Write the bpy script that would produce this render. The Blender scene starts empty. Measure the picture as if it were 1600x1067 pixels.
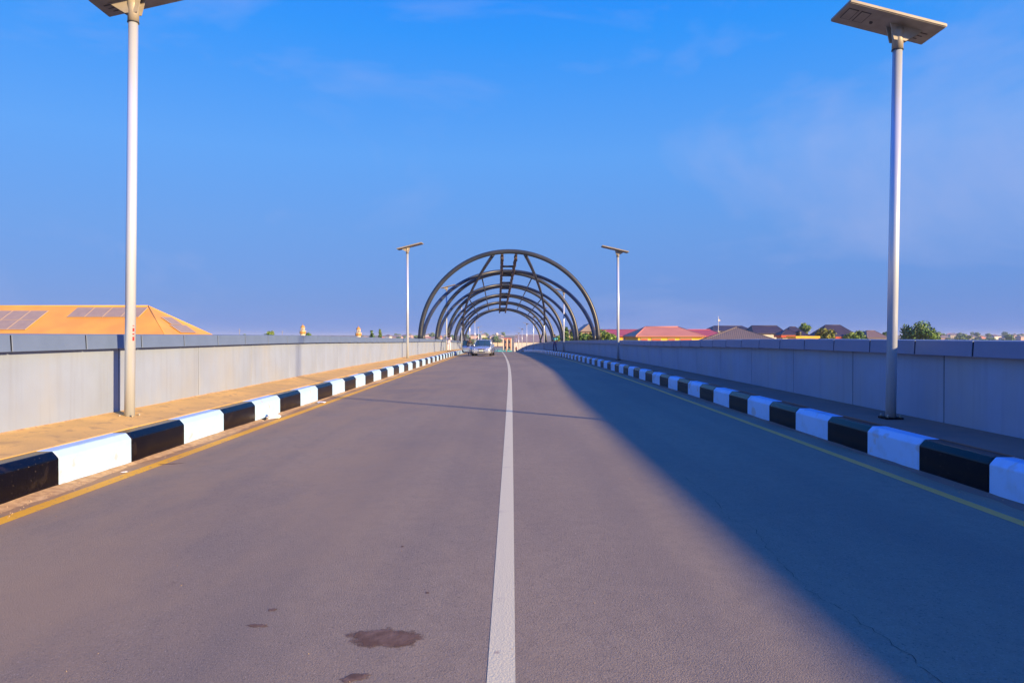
import bpy, bmesh, math, random
from mathutils import Vector, Matrix
R = math.radians
random.seed(7)
sc = bpy.context.scene
C = sc.collection

# ------------------------------------------------------------------ camera, sky, sun, exposure
EYE = 1.63
cam_d = bpy.data.cameras.new('camera')
cam_d.lens = 24.0; cam_d.sensor_width = 36.0; cam_d.clip_start = 0.05; cam_d.clip_end = 9000
cam = bpy.data.objects.new('camera', cam_d); C.objects.link(cam)
cam.location = (0, 0, EYE); cam.rotation_euler = (R(90 - 0.456), 0, 0)
sc.camera = cam

SUN_EL, SUN_AZ = 15.6, 128.0          # azimuth clockwise from +Y (the way the camera looks)
world = bpy.data.worlds.new('World'); sc.world = world; world.use_nodes = True
wn = world.node_tree; wl = wn.links
bg = wn.nodes['Background']
sky = wn.nodes.new('ShaderNodeTexSky'); sky.sky_type = 'NISHITA'; sky.sun_disc = False
sky.sun_elevation = R(SUN_EL); sky.sun_rotation = R(SUN_AZ)
sky.air_density = 1.0; sky.dust_density = 0.35; sky.ozone_density = 3.0
tint = wn.nodes.new('ShaderNodeMix'); tint.data_type = 'RGBA'; tint.blend_type = 'MULTIPLY'
tint.inputs[0].default_value = 1.0; tint.inputs[7].default_value = (1.1, 1.0, 1.05, 1)
wl.new(sky.outputs[0], tint.inputs[6])
tc = wn.nodes.new('ShaderNodeTexCoord')
# hazy blue of the dry season air: by height above the horizon only, the same all round
sx = wn.nodes.new('ShaderNodeSeparateXYZ'); wl.new(tc.outputs['Generated'], sx.inputs[0])
rp = wn.nodes.new('ShaderNodeValToRGB'); wl.new(sx.outputs[2], rp.inputs[0])
EX = 2 * 0.13
stops = [(0.0, (.105, .235, .68)), (.05, (.105, .25, .68)), (.144, (.115, .31, .77)), (.25, (.10, .355, .90)), (.40, (.02, .30, .97)), (.5, (.0, .24, 1.0)), (1.0, (.0, .10, 1.0))]
while len(rp.color_ramp.elements) < len(stops): rp.color_ramp.elements.new(.5)
for el, (p_, c_) in zip(rp.color_ramp.elements, stops): el.position = p_; el.color = (*[v / EX / 4 for v in c_], 1)
r4 = wn.nodes.new('ShaderNodeMix'); r4.data_type = 'RGBA'; r4.blend_type = 'MULTIPLY'; r4.inputs[0].default_value = 1.0; r4.inputs[7].default_value = (4, 4, 4, 1)
wl.new(rp.outputs[0], r4.inputs[6])
hz = wn.nodes.new('ShaderNodeMix'); hz.data_type = 'RGBA'; hz.inputs[0].default_value = .94
wl.new(tint.outputs[2], hz.inputs[6]); wl.new(r4.outputs[2], hz.inputs[7])
# thin high cloud, the same all round the sky
mp = wn.nodes.new('ShaderNodeMapping')
mp.inputs['Scale'].default_value = (1.0, 1.0, 2.6); mp.inputs['Location'].default_value = (31.495, 12.447, 1.169)
wl.new(tc.outputs['Generated'], mp.inputs[0])
cn = wn.nodes.new('ShaderNodeTexNoise'); cn.inputs['Scale'].default_value = 1.7; cn.inputs['Detail'].default_value = 6
cn.inputs['Roughness'].default_value = 0.55; cn.inputs['Distortion'].default_value = 0.6
wl.new(mp.outputs[0], cn.inputs['Vector'])
cr = wn.nodes.new('ShaderNodeMapRange'); cr.inputs[1].default_value = 0.52; cr.inputs[2].default_value = 0.74
cr.inputs[3].default_value = 0.0; cr.inputs[4].default_value = 0.45
wl.new(cn.outputs['Fac'], cr.inputs[0])
cl = wn.nodes.new('ShaderNodeMix'); cl.data_type = 'RGBA'
cl.inputs[7].default_value = (1.7, 1.95, 3.2, 1)
wl.new(cr.outputs[0], cl.inputs[0]); wl.new(hz.outputs[2], cl.inputs[6])
wl.new(cl.outputs[2], bg.inputs[0]); bg.inputs[1].default_value = 0.13

sd = bpy.data.lights.new('sun', 'SUN'); sd.energy = 5.0; sd.angle = R(1.8); sd.color = (1.0, 0.70, 0.36)
sun = bpy.data.objects.new('sun', sd); C.objects.link(sun)
_ce = math.cos(R(SUN_EL))
to_sun = Vector((math.sin(R(SUN_AZ)) * _ce, math.cos(R(SUN_AZ)) * _ce, math.sin(R(SUN_EL))))
sun.rotation_euler = (-to_sun).to_track_quat('-Z', 'Y').to_euler(); sun.location = (30, -30, 40)

vs = sc.view_settings
vs.view_transform = 'Standard'; vs.look = 'None'; vs.gamma = 1.0; vs.use_curve_mapping = False; vs.exposure = 1.0
sc.render.engine = 'CYCLES'; sc.cycles.use_denoising = True; sc.cycles.max_bounces = 8; sc.cycles.diffuse_bounces = 3

# ------------------------------------------------------------------ the line of the bridge
def xc(d):                         # sideways bend of the road axis
    t = d - 36.0
    s = 7.0
    sp = s * math.log1p(math.exp(t / s)) if t / s < 30 else t
    return -0.0213 * sp
def zr(d):                         # crest curve
    if d < 15: return 0.0
    if d < 215: return -1.0e-4 * (d - 15) ** 2
    z = -4.0 - 0.04 * (d - 215)
    return max(z, -6.6)
def P(x, d, z=0.0): return Vector((xc(d) + x, d, zr(d) + z))
def frame(d):                      # heading and pitch of the axis at d
    h = math.atan2(xc(d + .5) - xc(d - .5), 1.0); p = math.atan2(zr(d + .5) - zr(d - .5), 1.0)
    return p, -h
def at(px, py, d):                 # design aid: a point of the place at depth d
    return Vector(((px - 800) * d / 1067.0, d, EYE - (py - 525) * d / 1067.0))
def gz(x, y):                      # terrain
    r = math.hypot(x, y - 60)
    t = min(max((r - 260) / 900, 0), 1); t = t * t * (3 - 2 * t)
    return -7.0 + 7.6 * t + 0.5 * t * math.sin(x * .011) * math.cos(y * .009) + max(0, r - 1300) * .0022

# ------------------------------------------------------------------ materials
MATS = {}
def mat(name, col, rough=.6, metal=0.0, col2=None, nscale=6.0, mixlo=.35, mixhi=.65, bump=0.0, bscale=60.0, spec=.5, detail=5, island=0.0, coat=0.0, stretch=None):
    m = bpy.data.materials.new(name); m.use_nodes = True
    n = m.node_tree.nodes; l = m.node_tree.links; b = n['Principled BSDF']
    b.inputs['Base Color'].default_value = (*col, 1); b.inputs['Roughness'].default_value = rough
    b.inputs['Metallic'].default_value = metal; b.inputs['Specular IOR Level'].default_value = spec
    b.inputs['Coat Weight'].default_value = coat
    co = n.new('ShaderNodeTexCoord'); src = co.outputs['Object']
    if stretch:
        mm = n.new('ShaderNodeMapping'); mm.inputs['Scale'].default_value = stretch
        l.new(src, mm.inputs[0]); src = mm.outputs[0]
    out = None
    if col2:
        t = n.new('ShaderNodeTexNoise'); t.inputs['Scale'].default_value = nscale; t.inputs['Detail'].default_value = detail
        l.new(src, t.inputs['Vector'])
        r = n.new('ShaderNodeMapRange'); r.inputs[1].default_value = mixlo; r.inputs[2].default_value = mixhi
        l.new(t.outputs['Fac'], r.inputs[0])
        x = n.new('ShaderNodeMix'); x.data_type = 'RGBA'; x.inputs[6].default_value = (*col, 1); x.inputs[7].default_value = (*col2, 1)
        l.new(r.outputs[0], x.inputs[0]); out = x.outputs[2]
    if island:
        g = n.new('ShaderNodeNewGeometry'); h = n.new('ShaderNodeHueSaturation')
        r2 = n.new('ShaderNodeMapRange'); r2.inputs[3].default_value = 1 - island; r2.inputs[4].default_value = 1 + island
        l.new(g.outputs['Random Per Island'], r2.inputs[0]); l.new(r2.outputs[0], h.inputs['Value'])
        if out: l.new(out, h.inputs['Color'])
        else: h.inputs['Color'].default_value = (*col, 1)
        out = h.outputs[0]
    if out: l.new(out, b.inputs['Base Color'])
    if bump:
        t2 = n.new('ShaderNodeTexNoise'); t2.inputs['Scale'].default_value = bscale; t2.inputs['Detail'].default_value = 4
        l.new(src, t2.inputs['Vector'])
        bp = n.new('ShaderNodeBump'); bp.inputs['Strength'].default_value = bump; bp.inputs['Distance'].default_value = .01
        l.new(t2.outputs['Fac'], bp.inputs['Height']); l.new(bp.outputs[0], b.inputs['Normal'])
    MATS[name] = m
    return m
M = MATS
mat('kerb_white', (.39, .62, .92), .6, col2=(.36, .54, .76), nscale=5, mixlo=.5, mixhi=.75, bump=.25, bscale=70)
mat('kerb_black', (.0015, .0015, .006), .22, col2=(.004, .004, .009), nscale=9, mixlo=.5, mixhi=.8, bump=.1, bscale=70, spec=.22)
mat('concrete_wall', (.265, .335, .475), .85, col2=(.24, .30, .42), nscale=1.3, bump=.2, bscale=40)
mat('joint_dark', (.010, .010, .012), .95, spec=.1)
mat('coping', (.13, .19, .33), .5, col2=(.11, .165, .29), nscale=2.0, bump=.08, bscale=30)
mat('steel_pole', (.60, .68, .78), .30, .35, col2=(.54, .60, .70), nscale=4, stretch=(1, 1, .15), bump=.05, bscale=30)
mat('lamp_case', (.38, .35, .30), .5, .1, col2=(.30, .27, .22), nscale=5)
mat('lamp_dark', (.05, .05, .05), .5)
mat('led', (.55, .52, .42), .25)
mat('solar_glass', (.02, .025, .05), .12)
mat('arch_steel', (.020, .029, .048), .40, .0, col2=(.036, .043, .058), nscale=.8, bump=.06, bscale=25)
mat('ladder_steel', (.11, .075, .06), .6, .2, col2=(.06, .045, .04), nscale=3)
mat('dirt', (.125, .072, .05), .95, col2=(.22, .145, .11), nscale=11, mixlo=.4, mixhi=.7, bump=.35, bscale=60, detail=8)
mat('litter_white', (.75, .75, .78), .5)
mat('litter_tan', (.45, .33, .2), .8)
mat('roof_orange', (.78, .40, .055), .55, col2=(.66, .31, .05), nscale=.35)
mat('roof_hip_orange', (.60, .23, .03), .55)
mat('roof_pink', (.62, .25, .15), .55, col2=(.55, .21, .13), nscale=.5)
mat('roof_red', (.46, .08, .09), .55, col2=(.40, .07, .08), nscale=.6)
mat('roof_grey', (.19, .15, .12), .6, col2=(.16, .13, .105), nscale=.6)
mat('roof_purple', (.05, .04, .07), .55, col2=(.035, .03, .05), nscale=.6)
mat('roof_brown', (.17, .12, .11), .6)
mat('roof_tin', (.30, .24, .22), .5, col2=(.24, .19, .17), nscale=.4)
mat('wall_yellow', (.80, .50, .04), .7, col2=(.72, .44, .04), nscale=.8)
mat('wall_cream', (.58, .50, .36), .75, col2=(.50, .43, .31), nscale=.8)
mat('wall_white', (.62, .60, .56), .75, col2=(.52, .50, .46), nscale=.8)
mat('wall_pink', (.50, .33, .27), .75, col2=(.43, .28, .23), nscale=.8)
mat('wall_orange', (.46, .25, .15), .7, col2=(.40, .21, .13), nscale=.8)
mat('fascia_red', (.50, .06, .025), .6)
mat('shutter', (.46, .11, .03), .6)
mat('window_glass', (.03, .04, .06), .15)
mat('pv_cell', (.30, .235, .19), .4, col2=(.34, .27, .21), nscale=2)
mat('pv_frame', (.55, .42, .28), .4, .2)
mat('tank_black', (.012, .013, .018), .5)
mat('tower_cream', (.66, .58, .44), .75)
mat('tower_ochre', (.55, .27, .06), .7)
mat('bark', (.10, .07, .05), .9, col2=(.06, .045, .035), nscale=8)
mat('leaf_green', (.11, .22, .03), .6, island=.5, col2=(.17, .23, .03), nscale=.9)
mat('leaf_dark', (.06, .16, .04), .6, island=.55, col2=(.10, .17, .025), nscale=.9)
mat('leaf_yellow', (.24, .22, .02), .6, island=.5, col2=(.12, .17, .025), nscale=1.1)
mat('skin', (.09, .045, .028), .5)
mat('hair', (.012, .010, .010), .7)
mat('cloth_white', (.72, .68, .76), .8)
mat('cloth_teal', (.06, .36, .42), .8)
mat('cloth_navy', (.02, .03, .16), .8)
mat('cloth_dark', (.035, .03, .035), .8)
mat('cloth_red', (.45, .03, .02), .8)
mat('shoe', (.02, .018, .018), .5)
mat('eye_white', (.6, .58, .55), .3)
mat('car_paint', (.60, .66, .76), .22, .7, coat=.5)
mat('car_glass', (.02, .06, .10), .06, spec=.9)
mat('car_black', (.012, .012, .014), .5)
mat('tyre', (.018, .017, .017), .85)
mat('rim', (.5, .5, .52), .3, .9)
mat('chrome', (.75, .75, .78), .12, 1.0)
mat('lens', (.55, .62, .72), .08)
mat('plate', (.65, .72, .66), .5)
mat('plate_green', (.10, .35, .22), .5)
mat('tricycle_teal', (.03, .42, .44), .45)
mat('deck_concrete', (.33, .31, .29), .85, col2=(.27, .25, .23), nscale=.5)
mat('crack_dark', (.05, .045, .045), .95, spec=.1)
mat('sticker_red', (.55, .03, .03), .6)
mat('weed', (.10, .13, .03), .8)

def grime():                    # dusty ochre film in streaks on the concrete
    m = M['concrete_wall']; n = m.node_tree.nodes; l = m.node_tree.links; b = n['Principled BSDF']
    src = b.inputs['Base Color'].links[0].from_socket
    g = n.new('ShaderNodeNewGeometry'); mp_ = n.new('ShaderNodeMapping'); mp_.inputs['Scale'].default_value = (1, .9, .45); l.new(g.outputs['Position'], mp_.inputs[0])
    t = n.new('ShaderNodeTexNoise'); t.inputs['Scale'].default_value = 1.1; t.inputs['Detail'].default_value = 7; t.inputs['Roughness'].default_value = .62; l.new(mp_.outputs[0], t.inputs['Vector'])
    r = n.new('ShaderNodeMapRange'); r.inputs[1].default_value = .48; r.inputs[2].default_value = .75; r.inputs[4].default_value = .5; l.new(t.outputs['Fac'], r.inputs[0])
    x = n.new('ShaderNodeMix'); x.data_type = 'RGBA'; x.inputs[7].default_value = (.32, .32, .29, 1); l.new(r.outputs[0], x.inputs[0]); l.new(src, x.inputs[6])
    m2 = n.new('ShaderNodeMapping'); m2.inputs['Scale'].default_value = (1, 5.0, .22); l.new(g.outputs['Position'], m2.inputs[0])
    t2 = n.new('ShaderNodeTexNoise'); t2.inputs['Scale'].default_value = 1.3; t2.inputs['Detail'].default_value = 6; t2.inputs['Roughness'].default_value = .6; l.new(m2.outputs[0], t2.inputs['Vector'])
    r2 = n.new('ShaderNodeMapRange'); r2.inputs[1].default_value = .52; r2.inputs[2].default_value = .72; r2.inputs[4].default_value = .32; l.new(t2.outputs['Fac'], r2.inputs[0])
    x2 = n.new('ShaderNodeMix'); x2.data_type = 'RGBA'; x2.inputs[7].default_value = (.19, .215, .27, 1); l.new(r2.outputs[0], x2.inputs[0]); l.new(x.outputs[2], x2.inputs[6]); l.new(x2.outputs[2], b.inputs['Base Color'])
grime()
def specks(name, col, scale, lo, amount, col2=None):   # paint spatter and dust on the kerb paint
    m = M[name]; n = m.node_tree.nodes; l = m.node_tree.links; b = n['Principled BSDF']
    src = b.inputs['Base Color'].links[0].from_socket; g = n.new('ShaderNodeNewGeometry')
    t = n.new('ShaderNodeTexNoise'); t.inputs['Scale'].default_value = scale; t.inputs['Detail'].default_value = 3; l.new(g.outputs['Position'], t.inputs['Vector'])
    r = n.new('ShaderNodeMapRange'); r.inputs[1].default_value = lo; r.inputs[2].default_value = lo + .05; r.inputs[4].default_value = amount; l.new(t.outputs['Fac'], r.inputs[0])
    x = n.new('ShaderNodeMix'); x.data_type = 'RGBA'; x.inputs[7].default_value = (*col, 1); l.new(r.outputs[0], x.inputs[0]); l.new(src, x.inputs[6]); l.new(x.outputs[2], b.inputs['Base Color'])
specks('kerb_black', (.22, .17, .13), 55, .70, .8); specks('kerb_black', (.03, .022, .02), 3.2, .62, .35)
specks('kerb_white', (.30, .30, .32), 40, .70, .7); specks('kerb_white', (.42, .42, .42), 2.6, .60, .6)
def corrugate(name, scale):
    m = M[name]; n = m.node_tree.nodes; l = m.node_tree.links; b = n['Principled BSDF']
    co = n.new('ShaderNodeTexCoord'); w = n.new('ShaderNodeTexWave'); w.wave_type = 'BANDS'; w.bands_direction = 'X'
    w.inputs['Scale'].default_value = scale; l.new(co.outputs['Object'], w.inputs['Vector'])
    bp = n.new('ShaderNodeBump'); bp.inputs['Strength'].default_value = .5; bp.inputs['Distance'].default_value = .03
    l.new(w.outputs['Fac'], bp.inputs['Height']); l.new(bp.outputs[0], b.inputs['Normal'])
for r_ in ('roof_orange', 'roof_pink', 'roof_red', 'roof_grey', 'roof_purple', 'roof_brown', 'roof_tin'): corrugate(r_, 1.5)

def asphalt():
    m = bpy.data.materials.new('asphalt'); m.use_nodes = True; n = m.node_tree.nodes; l = m.node_tree.links; b = n['Principled BSDF']
    co = n.new('ShaderNodeTexCoord'); uv = n.new('ShaderNodeUVMap'); uv.uv_map = 'road'
    sep = n.new('ShaderNodeSeparateXYZ'); l.new(uv.outputs[0], sep.inputs[0])
    def noise(scale, det=5, rough=.6, vec=None, st=None):
        t = n.new('ShaderNodeTexNoise'); t.inputs['Scale'].default_value = scale; t.inputs['Detail'].default_value = det; t.inputs['Roughness'].default_value = rough
        v = vec or co.outputs['Object']
        if st:
            mm = n.new('ShaderNodeMapping'); mm.inputs['Scale'].default_value = st; l.new(v, mm.inputs[0]); v = mm.outputs[0]
        l.new(v, t.inputs['Vector']); return t.outputs['Fac']
    def rng(v, a, b_, c=0., d=1.):
        r = n.new('ShaderNodeMapRange'); r.interpolation_type = 'SMOOTHSTEP'
        r.inputs[1].default_value = a; r.inputs[2].default_value = b_; r.inputs[3].default_value = c; r.inputs[4].default_value = d
        l.new(v, r.inputs[0]); return r.outputs[0]
    def mix(f, a, b_, bt='MIX'):
        x = n.new('ShaderNodeMix'); x.data_type = 'RGBA'; x.blend_type = bt
        if isinstance(f, float): x.inputs[0].default_value = f
        else: l.new(f, x.inputs[0])
        for i, v in ((6, a), (7, b_)):
            if isinstance(v, tuple): x.inputs[i].default_value = (*v, 1)
            else: l.new(v, x.inputs[i])
        return x.outputs[2]
    def math_(op, a, b_):
        x = n.new('ShaderNodeMath'); x.operation = op
        for i, v in ((0, a), (1, b_)):
            if isinstance(v, (int, float)): x.inputs[i].default_value = v
            else: l.new(v, x.inputs[i])
        return x.outputs[0]
    c = mix(rng(noise(.35, 5, .6, st=(1, .35, 1)), .35, .68), (.31, .258, .19), (.24, .20, .158))
    c = mix(rng(noise(7, 6, .7), .38, .66, 0, .5), c, (.225, .19, .15))
    c = mix(rng(noise(2.6, 7, .7, st=(1, .6, 1)), .52, .72, 0, .45), c, (.31, .258, .19))
    # wheel tracks polished a little darker, along the road
    c = mix(rng(noise(1.1, 3, .5, vec=uv.outputs[0], st=(1.4, .03, 1)), .45, .7, 0, .45), c, (.205, .178, .15))
    # fine aggregate
    c = mix(rng(noise(75, 3, .85), .55, .70, 0, .8), c, (.40, .36, .32))
    c = mix(rng(noise(60, 3, .85), .31, .45, .8, 0), c, (.085, .075, .07))
    # dusty brown film, patchy, thicker on the left half and at the gutters
    dn = noise(.8, 6, .65, st=(1, .5, 1))
    left = rng(sep.outputs[0], 1.2, -4.4, .12, 1)
    f = math_('MULTIPLY', rng(dn, .36, .66), math_('MULTIPLY', left, .78))
    c = mix(f, c, (.34, .26, .17))
    edge = math_('MAXIMUM', rng(sep.outputs[0], -4.15, -4.85), rng(sep.outputs[0], 4.5, 4.95, 0, .3))
    f2 = math_('MULTIPLY', edge, rng(noise(2.2, 6, .7), .25, .5))
    c = mix(f2, c, (.44, .28, .14))
    # brown oil and clay drips
    st = rng(noise(1.9, 4, .6), .70, .78, 0, .55)
    c = mix(st, c, (.15, .11, .085))
    l.new(c, b.inputs['Base Color'])
    b.inputs['Roughness'].default_value = .85; b.inputs['Specular IOR Level'].default_value = .25
    bp = n.new('ShaderNodeBump'); bp.inputs['Strength'].default_value = .8; bp.inputs['Distance'].default_value = .008
    l.new(noise(110, 3, .7), bp.inputs['Height']); l.new(bp.outputs[0], b.inputs['Normal'])
    M['asphalt'] = m
asphalt()
def paint(name, col, worn, lo, hi):
    m = mat(name, col, .7, col2=worn, nscale=5, mixlo=lo, mixhi=hi, bump=.4, bscale=90, detail=9)
paint('paint_white', (.68, .64, .42), (.50, .45, .32), .62, .8)
paint('paint_yellow', (.86, .46, .02), (.56, .34, .10), .60, .80)
paint('paint_yellow_shaded', (.95, .42, .09), (.6, .32, .12), .6, .8)  # edge-line yellow recoloured to suit the shade on the right side
mat('pavement_shaded', (.27, .165, .125), .9, col2=(.19, .13, .11), nscale=1.4, bump=.5, bscale=40, detail=8)  # darker copy of the pavement, right-hand shade put into the colour
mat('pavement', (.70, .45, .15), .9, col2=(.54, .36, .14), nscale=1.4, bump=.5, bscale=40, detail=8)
specks('pavement', (.40, .27, .13), 5, .58, .6); specks('pavement', (.30, .22, .13), 22, .66, .7)
specks('paint_white', (.36, .28, .22), 9, .72, .7); specks('paint_yellow', (.36, .25, .15), 16, .62, .8)
mat('sand', (.38, .24, .12), .95, col2=(.58, .40, .20), nscale=12, bump=.9, bscale=60)
mat('ground', (.22, .15, .09), .95, col2=(.09, .10, .045), nscale=.02, mixlo=.42, mixhi=.58)

def mud():
    m = M['dirt']; n = m.node_tree.nodes; l = m.node_tree.links; b = n['Principled BSDF']
    uv = n.new('ShaderNodeUVMap'); uv.uv_map = 'rad'; sp = n.new('ShaderNodeSeparateXYZ'); l.new(uv.outputs[0], sp.inputs[0])
    co = n.new('ShaderNodeTexCoord'); t = n.new('ShaderNodeTexNoise'); t.inputs['Scale'].default_value = 16; t.inputs['Detail'].default_value = 9; t.inputs['Roughness'].default_value = .75; l.new(co.outputs['Object'], t.inputs['Vector'])
    a = n.new('ShaderNodeMath'); a.operation = 'MULTIPLY_ADD'; l.new(sp.outputs[0], a.inputs[0]); a.inputs[1].default_value = -.75; l.new(t.outputs['Fac'], a.inputs[2])
    r = n.new('ShaderNodeMapRange'); r.inputs[1].default_value = -.16; r.inputs[2].default_value = .02; r.inputs[4].default_value = .88; l.new(a.outputs[0], r.inputs[0]); l.new(r.outputs[0], b.inputs['Alpha'])
mud()
# ------------------------------------------------------------------ mesh helpers
class MB:
    def __init__(s): s.v = []; s.f = []; s.sm = []
    def quad(s, a, b, c, d):
        i = len(s.v); s.v += [tuple(a), tuple(b), tuple(c), tuple(d)]; s.f.append((i, i+1, i+2, i+3)); s.sm.append(False); return s
    def poly(s, pts):
        i = len(s.v); s.v += [tuple(p) for p in pts]; s.f.append(tuple(range(i, i+len(pts)))); s.sm.append(False); return s
    def box(s, lo, hi, mtx=None):
        i = len(s.v)
        for z in (lo[2], hi[2]):
            for x, y in ((lo[0], lo[1]), (hi[0], lo[1]), (hi[0], hi[1]), (lo[0], hi[1])):
                p = Vector((x, y, z)); s.v.append(tuple(mtx @ p if mtx else p))
        for f in ((0,3,2,1),(4,5,6,7),(0,1,5,4),(1,2,6,5),(2,3,7,6),(3,0,4,7)):
            s.f.append(tuple(i+k for k in f)); s.sm.append(False)
        return s
    def prism(s, poly, axis_a, axis_b):      # polygon points (3D) swept by the vector axis_b
        n = len(poly); i = len(s.v)
        s.v += [tuple(p) for p in poly] + [tuple(Vector(p) + Vector(axis_b)) for p in poly]
        s.f.append(tuple(range(i+n-1, i-1, -1))); s.sm.append(False)
        s.f.append(tuple(range(i+n, i+2*n))); s.sm.append(False)
        for k in range(n):
            s.f.append((i+k, i+(k+1) % n, i+n+(k+1) % n, i+n+k)); s.sm.append(False)
        return s
    def tube(s, pts, rad, seg=10, cap=True):
        pts = [Vector(p) for p in pts]; n = len(pts)
        rads = rad if isinstance(rad, (list, tuple)) else [rad] * n
        base = len(s.v); up = None
        for k, p in enumerate(pts):
            t = (pts[min(k+1, n-1)] - pts[max(k-1, 0)]).normalized()
            if up is None:
                up = Vector((0, 0, 1)) if abs(t.z) < .9 else Vector((0, 1, 0))
            side = t.cross(up).normalized(); up = side.cross(t).normalized()
            for j in range(seg):
                a = 2 * math.pi * j / seg
                s.v.append(tuple(p + (side * math.cos(a) + up * math.sin(a)) * rads[k]))
        for k in range(n-1):
            for j in range(seg):
                a = base + k*seg + j; b = base + k*seg + (j+1) % seg
                s.f.append((a, b, b+seg, a+seg)); s.sm.append(True)
        if cap:
            s.f.append(tuple(base + j for j in range(seg-1, -1, -1))); s.sm.append(False)
            s.f.append(tuple(base + (n-1)*seg + j for j in range(seg))); s.sm.append(False)
        return s
    def lathe(s, prof, seg=16, mtx=None, smooth=True):   # profile (r, z)
        base = len(s.v)
        for r, z in prof:
            for j in range(seg):
                a = 2 * math.pi * j / seg; p = Vector((r*math.cos(a), r*math.sin(a), z)); s.v.append(tuple(mtx @ p if mtx else p))
        for k in range(len(prof)-1):
            for j in range(seg):
                a = base + k*seg + j; b = base + k*seg + (j+1) % seg
                s.f.append((a, b, b+seg, a+seg)); s.sm.append(smooth)
        s.f.append(tuple(base + j for j in range(seg-1, -1, -1))); s.sm.append(False)
        s.f.append(tuple(base + (len(prof)-1)*seg + j for j in range(seg))); s.sm.append(False)
        return s
    def mesh(s, name, m):
        me = bpy.data.meshes.new(name); me.from_pydata(s.v, [], s.f)
        me.polygons.foreach_set('use_smooth', s.sm); me.update()
        if m: me.materials.append(M[m] if isinstance(m, str) else m)
        return me
    def build(s, name, m, parent=None): return link(name, s.mesh(name, m), parent)
def link(name, me, parent=None, loc=None, rot=None):
    o = bpy.data.objects.new(name, me); C.objects.link(o)
    if parent: o.parent = parent
    if loc is not None: o.location = loc
    if rot is not None: o.rotation_euler = rot
    return o
def empty(name, loc, rz=0.0):
    o = bpy.data.objects.new(name, None); o.empty_display_size = .2; C.objects.link(o); o.location = loc; o.rotation_euler = (0, 0, rz); return o
def tag(o, label=None, cat=None, group=None, kind=None):
    if label: o['label'] = label
    if cat: o['category'] = cat
    if group: o['group'] = group
    if kind: o['kind'] = kind
    return o
def copy_tree(o, parent=None):
    c = o.copy(); C.objects.link(c); c.parent = parent
    for ch in o.children: copy_tree(ch, c)
    return c
def bevel(me, w, seg=2):
    bm = bmesh.new(); bm.from_mesh(me)
    bmesh.ops.bevel(bm, geom=bm.edges[:], offset=w, segments=seg, affect='EDGES', clamp_overlap=True)
    bm.to_mesh(me); bm.free(); me.update(); return me
def stations(a, b, step):
    n = max(1, int(math.ceil((b - a) / step))); return [a + (b - a) * k / n for k in range(n + 1)]
def sweep(name, prof, a, b, step, m, parent=None, closed=True, uv=False, dz=lambda d: 0.0):
    """profile (x, z) swept along the bridge axis"""
    st = stations(a, b, step); n = len(prof); mb = MB()
    for d in st:
        for x, z in prof: mb.v.append(tuple(P(x, d, z + dz(d))))
    rng_ = range(n) if closed else range(n - 1)
    for k in range(len(st) - 1):
        for j in rng_:
            p = k*n + j; q = k*n + (j+1) % n
            mb.f.append((p, q, q+n, p+n)); mb.sm.append(False)
    if closed:
        mb.f.append(tuple(range(n-1, -1, -1))); mb.sm.append(False)
        mb.f.append(tuple((len(st)-1)*n + j for j in range(n))); mb.sm.append(False)
    o = mb.build(name, m, parent)
    if uv:
        lay = o.data.uv_layers.new(name='road')
        for lp in o.data.loops:
            vi = lp.vertex_index; lay.data[lp.index].uv = (prof[vi % n][0], st[vi // n])
    return o

# ------------------------------------------------------------------ ground, deck, road
D0, D1 = -24.0, 292.0
rings = [0, 60, 140, 220, 300, 380, 480, 600, 750, 900, 1100, 1300, 1600, 2100, 3000, 4500]
mb = MB(); NS = 72
for r in rings:
    for j in range(NS):
        a = 2*math.pi*j/NS; x = r*math.cos(a); y = 60 + r*math.sin(a); mb.v.append((x, y, gz(x, y)))
for k in range(len(rings)-1):
    for j in range(NS):
        p = k*NS+j; q = k*NS+(j+1) % NS; mb.f.append((p, q, q+NS, p+NS)); mb.sm.append(True)
tag(mb.build('ground', 'ground'), kind='structure')

LK, RK = -4.95, 4.98          # road-side faces of the kerbs
LW, RW = -6.10, 6.16          # inner faces of the parapets
tag(sweep('bridge_deck', [(-6.62, -6.9), (-6.62, -.05), (6.72, -.05), (6.72, -6.9)], D0, 285, 4, 'deck_concrete'), kind='structure')
road = tag(sweep('road', [(5.15, -.035), (3.4, -.012), (1.5, 0), (0, .006), (-1.5, 0), (-3.4, -.012), (-5.15, -.035)], D0, D1, 2, 'asphalt', closed=False, uv=True), kind='structure')
far = sweep('road', [(5.0, .03), (-5.0, .03)], D1, 700, 8, 'asphalt', closed=False, uv=True)
for v in far.data.vertices: v.co.z = gz(v.co.x, v.co.y) + .42 if v.co.y > D1 + 6 else v.co.z
tag(far, kind='structure')
def zs(x):                     # cross fall of the carriageway
    ax = abs(x)
    return .006 - .004*min(ax, 1.5) if ax < 1.5 else (0 - .0063*(ax-1.5) if ax < 3.4 else -.012 - .0131*(ax-3.4))
def stripe(name, x, w, m, a, b):
    return sweep(name, [(x + w/2, zs(x + w/2) + .0016), (x, zs(x) + .0018), (x - w/2, zs(x - w/2) + .0016)], a, b, 1.5, m, road, closed=False)
stripe('centre_line', -.05, .135, 'paint_white', D0, 250)
stripe('edge_line', -4.58, .175, 'paint_yellow', D0, 250)
stripe('edge_line', 4.52, .13, 'paint_yellow_shaded', D0, 250)
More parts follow.
